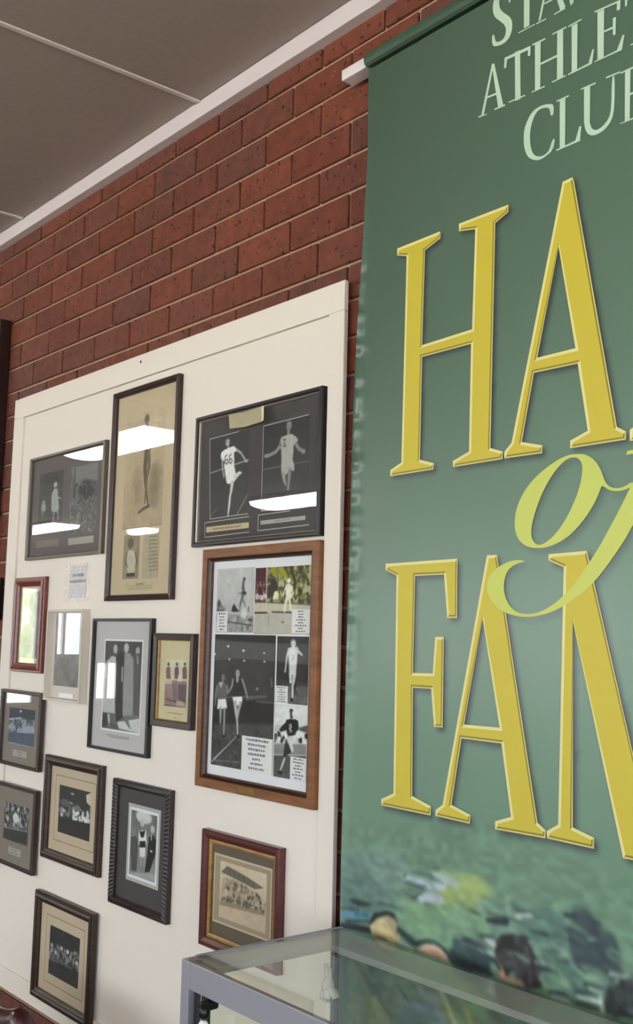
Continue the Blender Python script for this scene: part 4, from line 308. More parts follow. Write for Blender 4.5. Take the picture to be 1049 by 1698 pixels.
wall_with_holes('wall_front', 'y', Y1, -.2, X0, X1, 0, 3.5, [(a, b, 1.05, 2.75) for a, b in win_back], M['plaster'])
win_left = [(-6.85, -5.75, .45, 2.55), (-7.75, -6.95, 1.3, 2.5), (-8.5, -8.0, .5, 1.25)]  # last, low opening is invented to put a bright reflection in a frame's glass
wall_with_holes('wall_left', 'x', X0, -.2, Y1, .2, 0, 3.5, win_left, M['plaster'])
win_right = [(-7.6, -4.6, .9, 2.7), (-3.9, -1.2, .9, 2.7)]
wall_with_holes('wall_right', 'x', X1, .2, Y1, .2, 0, 3.5, win_right, M['plaster'])
def window(n, axis, pos, a, b, z0, z1):
    e = empty('window_%d' % n, (0, 0, 0)); tag(e, kind='structure'); bm = bmesh.new(); w = .05; mid = (a+b)/2
    def bx(p0, p1, q0, q1, dy=.04):
        if axis == 'y': box(bm, p0, pos-.1-dy, q0, p1, pos-.1+dy, q1)
        else: box(bm, pos-dy, p0, q0, pos+dy, p1, q1)
    bx(a, a+w, z0, z1); bx(b-w, b, z0, z1); bx(a, b, z0, z0+w); bx(a, b, z1-w, z1); bx(mid-w/2, mid+w/2, z0, z1)
    from_bm('window_frame', bm, M['white_metal'], e)
    for p0, p1 in ((a+w, mid-w/2), (mid+w/2, b-w)):
        bm = bmesh.new()
        q = [(p0, z0+w), (p1, z0+w), (p1, z1-w), (p0, z1-w)]
        vs = [bm.verts.new((u, pos-.1, v) if axis == 'y' else (pos, u, v)) for u, v in q]; bm.faces.new(vs); from_bm('window_pane', bm, M['window_glass'], e)
k = 1
for a, b in win_back: window(k, 'y', Y1, a, b, 1.05, 2.75); k += 1
for a, b, c, d in win_left: window(k, 'x', X0-.1, a, b, c, d); k += 1
for a, b, c, d in win_right: window(k, 'x', X1+.1, a, b, c, d); k += 1
def portal(loc, rot, sx, sy):
    l = bpy.data.lights.new('window_portal', 'AREA'); l.shape = 'RECTANGLE'; l.size = sx; l.size_y = sy; l.cycles.is_portal = True
    o = bpy.data.objects.new('window_portal', l); o.location = loc; o.rotation_euler = rot; COL.objects.link(o)
for a, b in win_back: portal(((a+b)/2, Y1-.22, 1.9), (math.radians(90), 0, 0), b-a, 1.7)
for a, b, c, d in win_left: portal((X0-.22, (a+b)/2, (c+d)/2), (math.radians(90), 0, math.radians(-90)), b-a, d-c)
for a, b, c, d in win_right: portal((X1+.22, (a+b)/2, (c+d)/2), (math.radians(90), 0, math.radians(90)), b-a, d-c)
# yard outside the windows
tag(boxo('ground_outside', (-60, -60, -.35), (40, 30, -.25), mat('pale_paving', (220,216,206), .9, var=.06, scale=3)), kind='structure')
random.seed(3)
M['leaf'] = mat('hedge_leaf', (208,216,184), .7, var=.12, scale=6, bump=.4)
def hedge(loc, sx, sy, sz, label):
    bm = bmesh.new(); bmesh.ops.create_icosphere(bm, subdivisions=4, radius=1)
    for v in bm.verts:
        n = 1+.16*math.sin(v.co.x*9+loc[0])*math.sin(v.co.y*8+1)*math.cos(v.co.z*9)+random.uniform(-.07, .07)
        v.co = Vector((v.co.x*sx*n, v.co.y*sy*n, max(v.co.z, -.6)*sz*n+.6*sz))
    o = from_bm('garden_shrub', bm, M['leaf'], None, loc); tag(o, label, 'shrub')
hedge((-38, -15.6, -.25), 1.5, 1.5, 2.6, 'leafy shrub outside the far end window')
hedge((-16.5, -13.5, -.25), 2.0, 1.2, 1.8, 'leafy shrub outside the far long-side window')
# ------------------------------------------------------------------ bricks
def brick_mesh(w, seed):
    rnd = random.Random(seed); h = COURSE-.0105; bm = bmesh.new(); c = .0022
    prof = [(0, c), (c, 0)]
    x0, x1, z0, z1 = .0045, w-.0045, .0045, COURSE-.005
    def ring(i, y): 
        return [bm.verts.new((x0+i+rnd.uniform(-.0006, .0006), y+rnd.uniform(-.0003, .0003), z0+i+rnd.uniform(-.0006, .0006))), bm.verts.new((x1-i+rnd.uniform(-.0006, .0006), y, z0+i+rnd.uniform(-.0006, .0006))), bm.verts.new((x1-i, y+rnd.uniform(-.0003, .0003), z1-i)), bm.verts.new((x0+i, y, z1-i))]
    a = ring(0, .03); b = ring(0, c); d = ring(c, 0)
    for p, q in ((a, b), (b, d)):
        for k in range(4): bm.faces.new((p[k], p[(k+1) % 4], q[(k+1) % 4], q[k]))
    bm.faces.new(d); me = bpy.data.meshes.new('brick'); bmesh.ops.recalc_face_normals(bm, faces=bm.faces); bm.to_mesh(me); bm.free(); me.materials.append(M['brick']); return me
BM = [brick_mesh(.24, s) for s in range(8)]
rnd = random.Random(5)
stuff = bmesh.new(); nb = 0
BRD = (-1.885, .022, .485, 2.58)     # board x0,x1,z0,z1
for row in range(-1, 35):
    z = BED0-(row+1)*COURSE
    if z < 0: continue
    off = 0 if row % 2 else -.12
    for n in range(-24, 14):
        x = n*.24+off
        behind = x > BRD[0]+.02 and x+.24 < BRD[1]-.02 and z > BRD[2]+.02 and z+COURSE < BRD[3]-.02
        if behind: continue
        one = (z > 2.4 and -2.75 < x < .55) or (z <= 2.4 and z > 1.0 and (-2.3 < x < BRD[0] or BRD[1]-.24 < x < .2)) or (z <= 1.0 and (-.2 < x < .2 or -2.1 < x < -1.65)) or (z < BRD[2]+.02 and -1.9 < x < -1.0)
        if one:
            o = bpy.data.objects.new('brick', BM[rnd.randrange(8)]); o.location = (x, rnd.uniform(-.0012, .0008), z); link(o, wall); nb += 1
        else: box(stuff, x+.005, 0, z+.005, x+.235, .03, z+COURSE-.0055)
s = from_bm('bricks_beyond', stuff, M['brick'], wall); tag(s, kind='stuff')
# ------------------------------------------------------------------ ceiling panels, strips, trim
edges = [-5.60, -4.36, -3.12, -1.893, -.662, .57, 1.8]
for a, b in zip(edges, edges[1:]):
    boxo('ceiling_panel', (a+.002, -2.4, CEIL), (b-.002, -.036, CEIL+.011), M['ceil'], ceiling)
for a in edges[1:-1]:
    boxo('cover_strip', (a-.009, -2.4, CEIL-.005), (a+.009, -.034, CEIL), M['strip'], ceiling, .0015)
boxo('ceiling_sheets_beyond', (X0, Y1, CEIL), (X1, -2.402, CEIL+.011), M['ceil'], ceiling)
t = boxo('trim_1', (-6, -.032, CEIL-.052), (X1, .006, CEIL+.006), M['trim'], None, .002); tag(t, kind='structure')
# dark timber door surround at the far left
d = empty('door_1', (-2.02, 0, 0)); tag(d, kind='structure')
bm = bmesh.new(); box(bm, -.11, -.048, 0, 0, -.001, 2.928, .003); from_bm('door_jamb', bm, M['dark_timber'], d)
bm = bmesh.new(); box(bm, -1.1, -.048, 2.83, -.112, -.001, 2.928, .003); from_bm('door_head', bm, M['dark_timber'], d)
bm = bmesh.new(); box(bm, -1.09, -.03, .01, -.115, -.001, 2.826, .003); lf = from_bm('door_leaf', bm, M['dark_timber'], d)
# small dark box beside the board
sb = empty('switch_box', (-2.012, -.001, 1.75)); tag(sb, 'small black box on the bricks at the far left of the board', 'switch')
boxo('switch_cover', (0, -.02, 0), (.062, -.001, .16), M['black_metal'], sb, .004); boxo('switch_rocker', (.02, -.025, .06), (.042, -.0205, .1), M['rubber'], sb, .001)
# ------------------------------------------------------------------ ceiling lights
M['tube'] = emis('lit_diffuser', (255,250,240), TUBE)
def fixture(x0, x1, y0, y1, label):
    e = empty('ceiling_light', ((x0+x1)/2, (y0+y1)/2, CEIL)); tag(e, label, 'ceiling light', 'fluorescent ceiling lights')
    a, b = (x1-x0)/2, (y1-y0)/2
    bm = bmesh.new(); box(bm, -a, -b, -.045, a, b, -.006, .004); from_bm('light_housing', bm, M['white_metal'], e)
    bm = bmesh.new()
    # wraparound prismatic diffuser
    n = 8; rows = []
    for i in range(n+1):
        t = math.pi*i/n; rows.append((-(b-.01)*math.cos(t), -.046-.075*math.sin(t)**.6 if 0 < i < n else -.046))
    va = [bm.verts.new((-a+.01, y, z)) for y, z in rows]; vb = [bm.verts.new((a-.01, y, z)) for y, z in rows]
    for i in range(n): bm.faces.new((va[i], vb[i], vb[i+1], va[i+1]))
    bm.faces.new(va); bm.faces.new(vb[::-1]); bmesh.ops.recalc_face_normals(bm, faces=bm.faces); from_bm('light_diffuser', bm, M['tube'], e)
fixture(-6.35, -4.95, -2.80, -2.36, 'fluorescent ceiling light nearest the brick wall, mirrored in the tall portrait frame')
fixture(-13.6, -12.0, -5.5, -5.05, 'fluorescent ceiling light far down the room, mirrored low in the wide double frame')
fixture(-7.95, -6.55, -6.05, -5.5, 'fluorescent ceiling light mid room, mirrored in the double runner frame')
fixture(-12.05, -11.5, -6.5, -6.25, 'fluorescent ceiling light far down the room beside the window side')
fixture(-1.2, .2, -6.05, -5.5, 'added unseen ceiling light on the window side behind the camera')  # unseen fixture, added to give more light from behind the camera
# ------------------------------------------------------------------ display board
bd = empty('display_board', (BRD[0], 0, BRD[2])); tag(bd, 'large white painted display board on the brick wall carrying the framed photographs', 'display board')
bw, bh = BRD[1]-BRD[0], BRD[3]-BRD[2]; w = .08
boxo('panel', (w+.0032, -.0195, .002), (bw-.002, -.0152, bh-w+.0012), M['board'], bd, .001); boxo('backing', (.002, -.0150, .002), (bw-.002, -.0125, bh-.002), M['board'], bd)
for fx in (.1, .9, 1.75): boxo('furring_strip', (fx, -.0122, .05), (fx+.05, -.0015, bh-.05), M['dark_timber'], bd)
def batten(a, b): boxo('batten', a, b, M['board'], bd, .0012)
batten((0, -.0265, bh-w+.005), (bw, -.0152, bh)); batten((0, -.0265, 0), (bw, -.0197, w-.012)); batten((0, -.0265, w-.0115), (w, -.0152, bh-w+.0045)); batten((bw-.058, -.0262, w-.0115), (bw, -.0197, bh-w+.0045))
sn = boxo('screw_head', (.93, -.0278, bh-.028), (.938, -.0267, bh-.02), M['black_metal'], bd, .0005)
# ------------------------------------------------------------------ framed pictures
BF = -.02
def sweep_bar(w, h, prof, side, m, parent, bumps=0, name='frame_bar', lab=None):
    """one mitred bar; prof = [(inset, depth)] across the bar; side 0 bottom,1 right,2 top,3 left"""
    def corner(i, ins):  # corner i: 0 BL,1 BR,2 TR,3 TL
        return {0: (ins, ins), 1: (w-ins, ins), 2: (w-ins, h-ins), 3: (ins, h-ins)}[i]
    a, b = [(0, 1), (1, 2), (2, 3), (3, 0)][side]; bm = bmesh.new(); g = .0002
    full = [(prof[0][0], 0.)]+list(prof)+[(prof[-1][0], 0.)]
    n = 1 if not bumps else max(2, int((w if side % 2 == 0 else h)/.012)*2)
    rings = []
    for k in range(n+1):
        t = k/n; ring = []
        for j, (ins, dp) in enumerate(full):
            pa, pb = corner(a, ins), corner(b, ins); x = pa[0]+(pb[0]-pa[0])*t; z = pa[1]+(pb[1]-pa[1])*t
            d = dp+(bumps*(1 if k % 2 else -1) if bumps and 1 < j < len(full)-2 else 0)
            ring.append(bm.verts.new((x, -d, z)))
        rings.append(ring)
    for r0, r1 in zip(rings, rings[1:]):
        for j in range(len(full)): bm.faces.new((r0[j], r0[(j+1) % len(full)], r1[(j+1) % len(full)], r1[j]))
    bm.faces.new(rings[0]); bm.faces.new(rings[-1][::-1]); bmesh.ops.recalc_face_normals(bm, faces=bm.faces)
    o = from_bm(name, bm, m, parent)
    if lab: o['label'] = lab
    return o
PROF = {
 'thin':   lambda d: [(0, d*.8), (.002, d), (.009, d), (.011, d*.9), (.012, d*.7)],
 'thin2':  lambda d: [(0, d*.85), (.002, d), (.007, d), (.008, d*.8), (.009, d*.8)],
 'brown':  lambda d: [(0, d*.9), (.003, d), (.008, d*.85), (.012, d*.95), (.016, d*.7), (.018, d*.62)],
 'wood':   lambda d: [(0, d*.95), (.0015, d), (.024, d), (.0255, d*.7), (.027, d*.85), (.029, d*.6), (.031, d*.75), (.034, d*.5)],
 'step':   lambda d: [(0, d*.6), (.003, d*.75), (.008, d*.75), (.0085, d*.9), (.016, d), (.022, d*.85), (.0225, d*.7), (.030, d*.55), (.032, d*.45)],
 'flat20': lambda d: [(0, d*.95), (.002, d), (.017, d*.9), (.018, d*.6)],
 'carved': lambda d: [(0, d*.7), (.003, d*.85), (.008, d*.95), (.013, d), (.018, d*.8), (.022, d*.5)],
 'box':    lambda d: [(0, d), (.002, d), (.007, d), (.0085, d)],
 'heavy':  lambda d: [(0, d*.85), (.003, d), (.012, d), (.022, d*.75), (.0235, d*.55)],
}
M['f_pewter'] = mat('pewter_frame', (104,96,86), .35, .6); M['f_brown'] = wood('dark_brown_frame', (40,24,22), (62,40,36), .38); M['f_black'] = mat('black_frame', (24,21,21), .35)
M['f_wood'] = wood('brown_timber_frame', (106,62,24), (140,86,40), .5, (4,4,30)); M['f_bead'] = wood('dark_bead', (62,34,20), (86,52,34), .45); M['f_red'] = wood('red_mahogany_frame', (92,34,26), (126,54,42), .3, coat=.3)
M['f_cream'] = mat('cream_box_frame', (206,198,186), .5); M['f_walnut'] = wood('walnut_frame', (40,24,17), (68,46,34), .4, (8,8,40), .03); M['f_ebony'] = wood('carved_ebony_frame', (34,24,24), (56,40,38), .42); M['f_maroon'] = wood('maroon_frame', (70,28,24), (98,46,40), .32, coat=.25)
M['m_dark'] = mat('charcoal_mat', (74,70,72), .8, bump=.1, scale=400); M['m_tan'] = mat('tan_mat', (212,193,164), .8, bump=.1, scale=300, var=.04); M['m_grey'] = mat('pale_grey_mat', (206,202,204), .8, bump=.1, scale=300); M['m_cream'] = mat('cream_mat', (216,204,166), .8, var=.03, scale=20)
M['m_taupe'] = mat('taupe_mat', (142,132,122), .8, bump=.1, scale=300); M['m_brown'] = mat('brown_mat', (104,92,76), .8, bump=.1, scale=300); M['m_white'] = mat('white_mount', (240,240,246), .7); M['m_beige'] = mat('beige_mat', (210,191,166), .8, bump=.08, scale=300, var=.03)
M['m_dim'] = mat('grey_mat', (112,104,106), .8, bump=.1, scale=400); M['m_sepia'] = mat('sepia_mat', (170,152,128), .8); M['m_keyline'] = mat('white_keyline', (196,192,192), .7); M['m_edge'] = mat('brown_keyline', (140,120,94), .8); M['m_silver'] = mat('silver_mat', (188,186,184), .7)
def picture(key, label, prof, m, matm, bars=('',), bumps=0, lip=None, cat='framed photograph', group='framed photographs on the white board', glass=True, face=.55, yoff=0):
    f = FR[key]; w, h, d = f['x1']-f['x0'], f['z1']-f['z0'], f['d']
    e = empty('picture_frame', (f['x0'], BF-yoff, f['z0'])); tag(e, label, cat, group)
    P = PROF[prof](d)
    for sd in range(4): sweep_bar(w, h, P, sd, m, e, bumps)
    ins = P[-1][0]
    if lip:
        lm, lw = lip; LP = [(ins+.0002, P[-1][1]-.0002), (ins+lw*.5, P[-1][1]+.001), (ins+lw, P[-1][1]-.002)]
        for sd in range(4): sweep_bar(w, h, LP, sd, lm, e, 0, 'frame_lip')
        ins += lw
    yg = -P[-1][1]*face
    boxo('mat_board', (ins-.001, yg+.0022, ins-.001), (w-ins+.001, yg+.0032, h-ins+.001), matm, e)
    if glass:
        bm = bmesh.new(); bm.faces.new([bm.verts.new(v) for v in ((ins-.0008, yg-.0006, ins-.0008), (w-ins+.0008, yg-.0006, ins-.0008), (w-ins+.0008, yg-.0006, h-ins+.0008), (ins-.0008, yg-.0006, h-ins+.0008))]); from_bm('glass_pane', bm, M['glass'], e)
    for i, p in enumerate(f['pics']):
        if p.get('edge'):
            r, o = p['r'], p['off']
            for oo, mm, yy in ((o, M['m_edge'], .0021), (o-.0025, matm, .0020)): flat('mount_line', (r[0]-oo, r[1]-oo, r[2]+oo, r[3]+oo), yg+yy, mm, e, .0001)
        if p.get('band'):
            r, o = p['r'], p['band']; flat('inner_mat', (r[0]-o, r[1]-o, r[2]+o, r[3]+o), yg+.0021, M['m_silver'], e, .0002)
        if p.get('border'):
            r, o = p['r'], p['border']; flat('photo_border', (r[0]-o, r[1]-o, r[2]+o, r[3]+o), yg+.0018, M['m_white'], e, .0002)
        print_panel('photo', p['r'], yg+.0014, p['bg'], p['ops'], M['photo'], e, 11+i)
    e['_y'] = yg
    return e, w, h, yg
def ink_lines(r, n, y, parent, m=None, seed=1, frac=.75):
    rr = random.Random(seed); bm = bmesh.new(); cw = r[2]-r[0]; ch = r[3]-r[1]
    for i in range(n):
        zc = r[3]-ch*(i+.7)/(n+.4); lw = cw*frac*rr.uniform(.35, 1)*.5; cx = (r[0]+r[2])/2; x = cx-lw; hh = ch/(n+.4)*.28
        while x < cx+lw:
            ww = rr.uniform(.004, .012); box(bm, x, y-.0001, zc-hh*rr.uniform(.6, 1), min(x+ww, cx+lw), y, zc+hh*rr.uniform(.6, 1)); x += ww+.0025
    return from_bm('caption_text', bm, m or M['ink'], parent)
# top row
e, w, h, yg = picture('F1', 'wide thin pewter frame with two dim photographs on grey mat, top left', 'thin', M['f_pewter'], M['m_dim'])
for i, r in enumerate(FR['F1']['plates']): c = flat('caption_card', r, yg+.0018, M['grey_card'] if i == 0 else M['m_taupe'], e, .0003)
e, w, h, yg = picture('F2', 'tall narrow dark brown frame with a full-length sepia portrait above a small photo', 'brown', M['f_brown'], M['m_tan'])
e, w, h, yg = picture('F3', 'wide black frame with two photos of runners in white and a note card', 'thin', M['f_black'], M['m_dark'], lip=(M['silver'], .004))
bm = bmesh.new()
for L in FR['F3']['keyl']:
    for a, b in zip(L, L[1:]):
        dx, dz = b[0]-a[0], b[1]-a[1]; l = math.hypot(dx, dz); nx, nz = -dz/l*.0011, dx/l*.0011
        bm.faces.new([bm.verts.new((x, yg+.0010, z)) for x, z in ((a[0]-nx, a[1]-nz), (b[0]-nx, b[1]-nz), (b[0]+nx, b[1]+nz), (a[0]+nx, a[1]+nz))])
from_bm('mat_keyline', bm, M['m_keyline'], e)
for i, r in enumerate(FR['F3']['plates']): c = flat('caption_card', r, yg+.0018, M['tan_card'] if i == 0 else M['grey_card'], e, .0003); ink_lines(r, 1, yg+.0014, e, M['m_taupe'], i)
n = FR['F3']['note']; bm = bmesh.new(); k = len(n)
bend = [.000, .002, .004, .006, .006, .004, .003, .002]
top = [bm.verts.new((a, -FR['F3']['d']-.0012-bend[i], b)) for i, (a, b) in enumerate(n)]; bm.faces.new(top)
bmesh.ops.solidify(bm, geom=bm.faces[:], thickness=.0006); bmesh.ops.recalc_face_normals(bm, faces=bm.faces); nc = from_bm('note_card', bm, M['cream_card'], e)
nr = [n[0][0]+.06, n[6][1]+.028, n[3][0]-.02, n[1][1]-.012]; ink_lines([n[1][0]-.012, n[7][1]+.03, n[1][0]+.05, n[1][1]-.008], 2, -FR['F3']['d']-.0078, nc, M['ink'], 5, .9)
# middle block
e, w, h, yg = picture('F4', 'large brown timber frame with a collage of five athletics photos on white', 'wood', M['f_wood'], M['m_white'])
for i, c in enumerate(FR['F4']['cards']): o = flat('caption_card', c['r'], yg+.0012, M['paper'], e, .0003); ink_lines(c['r'], c['n'], yg+.0008, o, M['ink'], 20+i)
pl = FR['F4']['plaque']; boxo('brass_plaque', (pl[0], -FR['F4']['d']-.0014, .005), (pl[2], -FR['F4']['d']-.0001, .021), M['brass'], e, .0004)
LPp = [(.0235, .0203), (.0255, .0208), (.0262, .0150), (.0275, .0182), (.0295, .0135), (.0315, .0165), (.0345, .0110)]
for sd in range(4): sweep_bar(w, h, LPp, sd, M['f_bead'], e, 0, 'frame_bead')
e, w, h, yg = picture('F5', 'small mahogany red stepped frame with bright window glare on its glass', 'step', M['f_red'], M['m_cream'])
r = (.05, .05, w-.05, h-.05); print_panel('photo', r, yg+.0014, [120,118,112], [('N', 20, .03)], M['photo'], e, 3)
e, w, h, yg = picture('F6', 'small cream box frame with glary picture and a tiny label below it', 'box', M['f_cream'], M['f_cream'], face=.3, glass=False, yoff=.0)
r = FR['F6']['inner']; r = [max(.03, r[0]), r[1], min(w-.012, r[2]), min(h-.012, r[3])]
print_panel('photo', r, yg+.0015, [150,148,150], [('G', [158,156,156], [132,128,128]), ('N', 16, .04)], M['photo'], e, 4)
bm = bmesh.new(); bm.faces.new([bm.verts.new((x, yg, z)) for x, z in ((r[0], r[1]), (r[2], r[1]), (r[2], r[3]), (r[0], r[3]))]); from_bm('glass_pane', bm, M['glass'], e)
q = FR['F6']['plate']; flat('caption_card', q, yg+.0018, M['paper'], e, .003)
e, w, h, yg = picture('F7', 'upright thin black frame with pale grey mat and a photo of three standing men', 'thin2', M['f_black'], M['m_grey'])
for a, b in FR['F7']['caps']: ink_lines((a[0], a[1]-.004, b[0], a[1]+.004), 1, yg+.0017, e, M['m_taupe'], 2, 1.0)
e, w, h, yg = picture('F8', 'small dark brown frame with cream mat and a tinted picture of three figures', 'flat20', M['f_brown'], M['m_cream'], lip=(M['gold'], .003))
for a, b in FR['F8']['caps']: ink_lines((a[0], min(a[1], b[1])-.004, b[0], max(a[1], b[1])+.002), 1, yg+.0017, e, M['m_brown'], 3, 1.0)
# lower left
e, w, h, yg = picture('F9', 'dark thin frame with bluish group photo on grey mat, glare in its upper corner', 'thin', M['f_brown'], M['m_taupe'], yoff=.0068)
for r in FR['F9']['plates']: flat('caption_card', r, yg+.0018, M['grey_card'], e, .0003); ink_lines(r, 2, yg+.0014, e, M['m_taupe'], 8)
e, w, h, yg = picture('F10', 'dark thin frame with crowd photo on taupe mat, cut by the left picture edge', 'thin', M['f_brown'], M['m_taupe'], yoff=.0068)
for r in FR['F10']['plates']: flat('caption_card', r, yg+.0018, M['grey_card'], e, .0003); ink_lines(r, 2, yg+.0014, e, M['m_taupe'], 9)
picture('F11', 'walnut stepped frame with beige mat and dark team photo, left of the carved frame', 'step', M['f_walnut'], M['m_beige'])
picture('F12', 'carved black frame with charcoal mat and a small photo of a boy between two men', 'carved', M['f_ebony'], M['m_dark'], bumps=.0008)
picture('F13', 'lowest walnut frame with beige mat and a dark group photo, above the chair', 'step', M['f_walnut'], M['m_beige'], yoff=.0068)
e, w, h, yg = picture('F14', 'maroon frame with gold lip and a sepia grandstand photo, behind the glass showcase', 'heavy', M['f_maroon'], M['m_brown'], lip=(M['gold'], .010))
r = FR['F14']['mat2']; flat('inner_mat', r, yg+.0021, M['m_beige'], e, .0001); g = .005; flat('inner_mat', (r[0]+g, r[1]+g, r[2]-g, r[3]-g), yg+.0019, M['m_sepia'], e, .0001)
# plastic sleeve with a small notice
S = SLEEVE; sl = empty('notice_sleeve', (S[0], BF-.001, S[1])); tag(sl, 'small clear plastic sleeve with a faint printed notice under the wide pewter frame', 'notice')
sw, sh = S[2]-S[0], S[3]-S[1]
boxo('notice_paper', (.03, -.0006, .012), (sw-.03, -.0001, sh-.008), mat('notice_paper', (214,210,212), .8), sl)
ink_lines((.02, sh*.42, sw-.02, sh*.80), 2, -.0007, sl, mat('notice_ink', (132,132,140), .8), 4, 1.2)
bm = bmesh.new(); nx, nz = 24, 28; rr = random.Random(2); vs = [[bm.verts.new((sw*i/nx, -.0035-.003*math.sin(i*1.9+j*.5)*math.sin(j*1.1)+rr.uniform(-.0008, .0008), sh*j/nz)) for i in range(nx+1)] for j in range(nz+1)]
for j in range(nz):
    for i in range(nx): bm.faces.new((vs[j][i], vs[j][i+1], vs[j+1][i+1], vs[j+1][i]))
from_bm('clear_sleeve', bm, pane_mat('clear_plastic', (255,255,255), 1.45, .03), sl, smooth=True)
# ------------------------------------------------------------------ banner
BY = -.055
ez = np.array([p[0] for p in EDGE])[::-1]; ex = np.array([p[1] for p in EDGE])[::-1]
ban = empty('hanging_banner', (0, 0, 0)); tag(ban, 'tall green cloth banner with yellow HALL of FAME lettering hung from a white rail', 'banner')
ZT, ZB, XR, XC = 3.0715, .42, 1.72, 1.03
GREEN = np.array([101., 133., 111.])
def cloth_y(x, z, xe):
    d = np.clip((x-xe)/.035, 0, 1); curl = (1-d)**2*.016*(.2+.65*np.clip((2.75-z)/.5, 0, 1)*np.clip((z-1.3)/.5, .2, 1))
    rip = (1-np.clip((x-xe)/.05, 0, 1))*(.0022*np.sin(z*38)+.0015*np.sin(z*91+1)+.001*np.sin(z*160))*np.clip((2.75-z)/.4, 0, 1)*np.clip((z-1.5)/.4, 0, 1)
    return BY-curl+rip+.0006*np.sin(x*5.5+.7)*np.cos(z*.8)
EXTRA = [['S', [[52,72,74], [72,98,92], [140,172,148], [96,128,112]], [(.3,1.22), (1.0,1.2), (1.0,1.08), (.5,1.1), (.3,1.16)], 70, .012, .7, 6], ['S', [[40,54,58], [150,176,164]], [(.55,1.2), (1.0,1.2), (1.0,1.1), (.6,1.12)], 34, .009, .8, 7], ['S', [[110,140,128], [84,112,106]], [(.1,1.25), (.3,1.24), (.3,1.17), (.1,1.17)], 30, .016, .4, 5]]
def make_cloth():
    du = .0026; xs = np.concatenate([np.arange(0, XC-.08, du), np.linspace(XC-.08+du, XR-.08, 30)]); zs = np.arange(ZB, ZT, du)
    S = .0026; us = np.arange(.05, XC+.02, S); vs = zs; I = np.ones((len(vs), len(us), 3))*GREEN; rng = np.random.default_rng(4)
    V = vs[:, None, None]; Uu = us[None, :, None]
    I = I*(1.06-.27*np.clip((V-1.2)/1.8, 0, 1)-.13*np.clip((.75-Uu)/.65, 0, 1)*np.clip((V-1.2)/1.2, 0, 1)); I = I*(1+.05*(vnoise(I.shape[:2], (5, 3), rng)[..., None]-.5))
    # printed soft drop shadow of the lettering
    Mk = np.zeros(I.shape[:2]); U2, V2 = np.meshgrid(us, vs)
    for L in BIG.values():
        m = inside(U2-.007, V2+.007, L[0])
        for hl in L[1:]: m &= ~inside(U2-.007, V2+.007, hl)
        Mk = np.maximum(Mk, m*.85)
    for L in OF:
        m = inside(U2-.008, V2+.008, L['o'])
        for hl in L['h']: m &= ~inside(U2-.008, V2+.008, hl)
        Mk = np.maximum(Mk, m*.4)
    Mk = boxblur(Mk, 2)[..., None]
    I = I*(1-Mk)+np.array([44., 52., 62.])*Mk
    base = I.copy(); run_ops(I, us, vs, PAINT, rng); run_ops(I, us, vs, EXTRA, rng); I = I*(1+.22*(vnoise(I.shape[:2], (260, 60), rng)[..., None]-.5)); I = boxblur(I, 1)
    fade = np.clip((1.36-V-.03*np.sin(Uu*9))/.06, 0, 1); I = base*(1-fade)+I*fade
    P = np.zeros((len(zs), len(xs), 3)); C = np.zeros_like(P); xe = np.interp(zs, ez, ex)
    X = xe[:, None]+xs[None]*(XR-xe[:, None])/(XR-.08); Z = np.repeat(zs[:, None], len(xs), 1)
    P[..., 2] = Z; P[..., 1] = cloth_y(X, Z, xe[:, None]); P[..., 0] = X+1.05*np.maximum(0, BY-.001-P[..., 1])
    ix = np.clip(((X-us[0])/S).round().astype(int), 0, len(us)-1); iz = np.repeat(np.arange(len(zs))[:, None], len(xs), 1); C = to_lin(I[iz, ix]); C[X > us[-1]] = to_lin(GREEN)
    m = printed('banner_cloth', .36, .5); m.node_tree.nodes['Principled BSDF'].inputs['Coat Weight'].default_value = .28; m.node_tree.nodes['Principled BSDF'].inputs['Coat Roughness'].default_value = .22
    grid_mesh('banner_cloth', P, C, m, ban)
make_cloth()
M['b_green'] = mat('banner_green', tuple(GREEN*.93), .45, spec=.4)
M['pale_green'] = mat('pale_green_print', (190,216,194), .45); M['yellow'] = mat('yellow_print', (218,204,72), .45)
def of_mat():
    m = bpy.data.materials.new('translucent_yellow_print'); m.use_nodes = True; nt = m.node_tree; b = nt.nodes['Principled BSDF']; b.inputs['Base Color'].default_value = (*lin((212,222,108)), 1); b.inputs['Roughness'].default_value = .45; b.inputs['Alpha'].default_value = .86
    return m
M['of'] = of_mat(); M['bevel'] = printed('yellow_bevel_print', .45, .4)
def offset(L, d):
    """inset a closed outline by d (positive = towards its left side when counter-clockwise)."""
    n = len(L); A = sum(L[i][0]*L[(i+1) % n][1]-L[(i+1) % n][0]*L[i][1] for i in range(n)); sg = 1 if A > 0 else -1; out = []
    for i in range(n):
        p0, p1, p2 = Vector(L[i-1]), Vector(L[i]), Vector(L[(i+1) % n]); a = (p1-p0).normalized(); b = (p2-p1).normalized()
        na = Vector((-a.y, a.x))*sg; nb = Vector((-b.y, b.x))*sg; k = na+nb; den = max(.25, 1+na.dot(nb)); q = p1+k*(d/den); out.append((q.x, q.y))
    return out
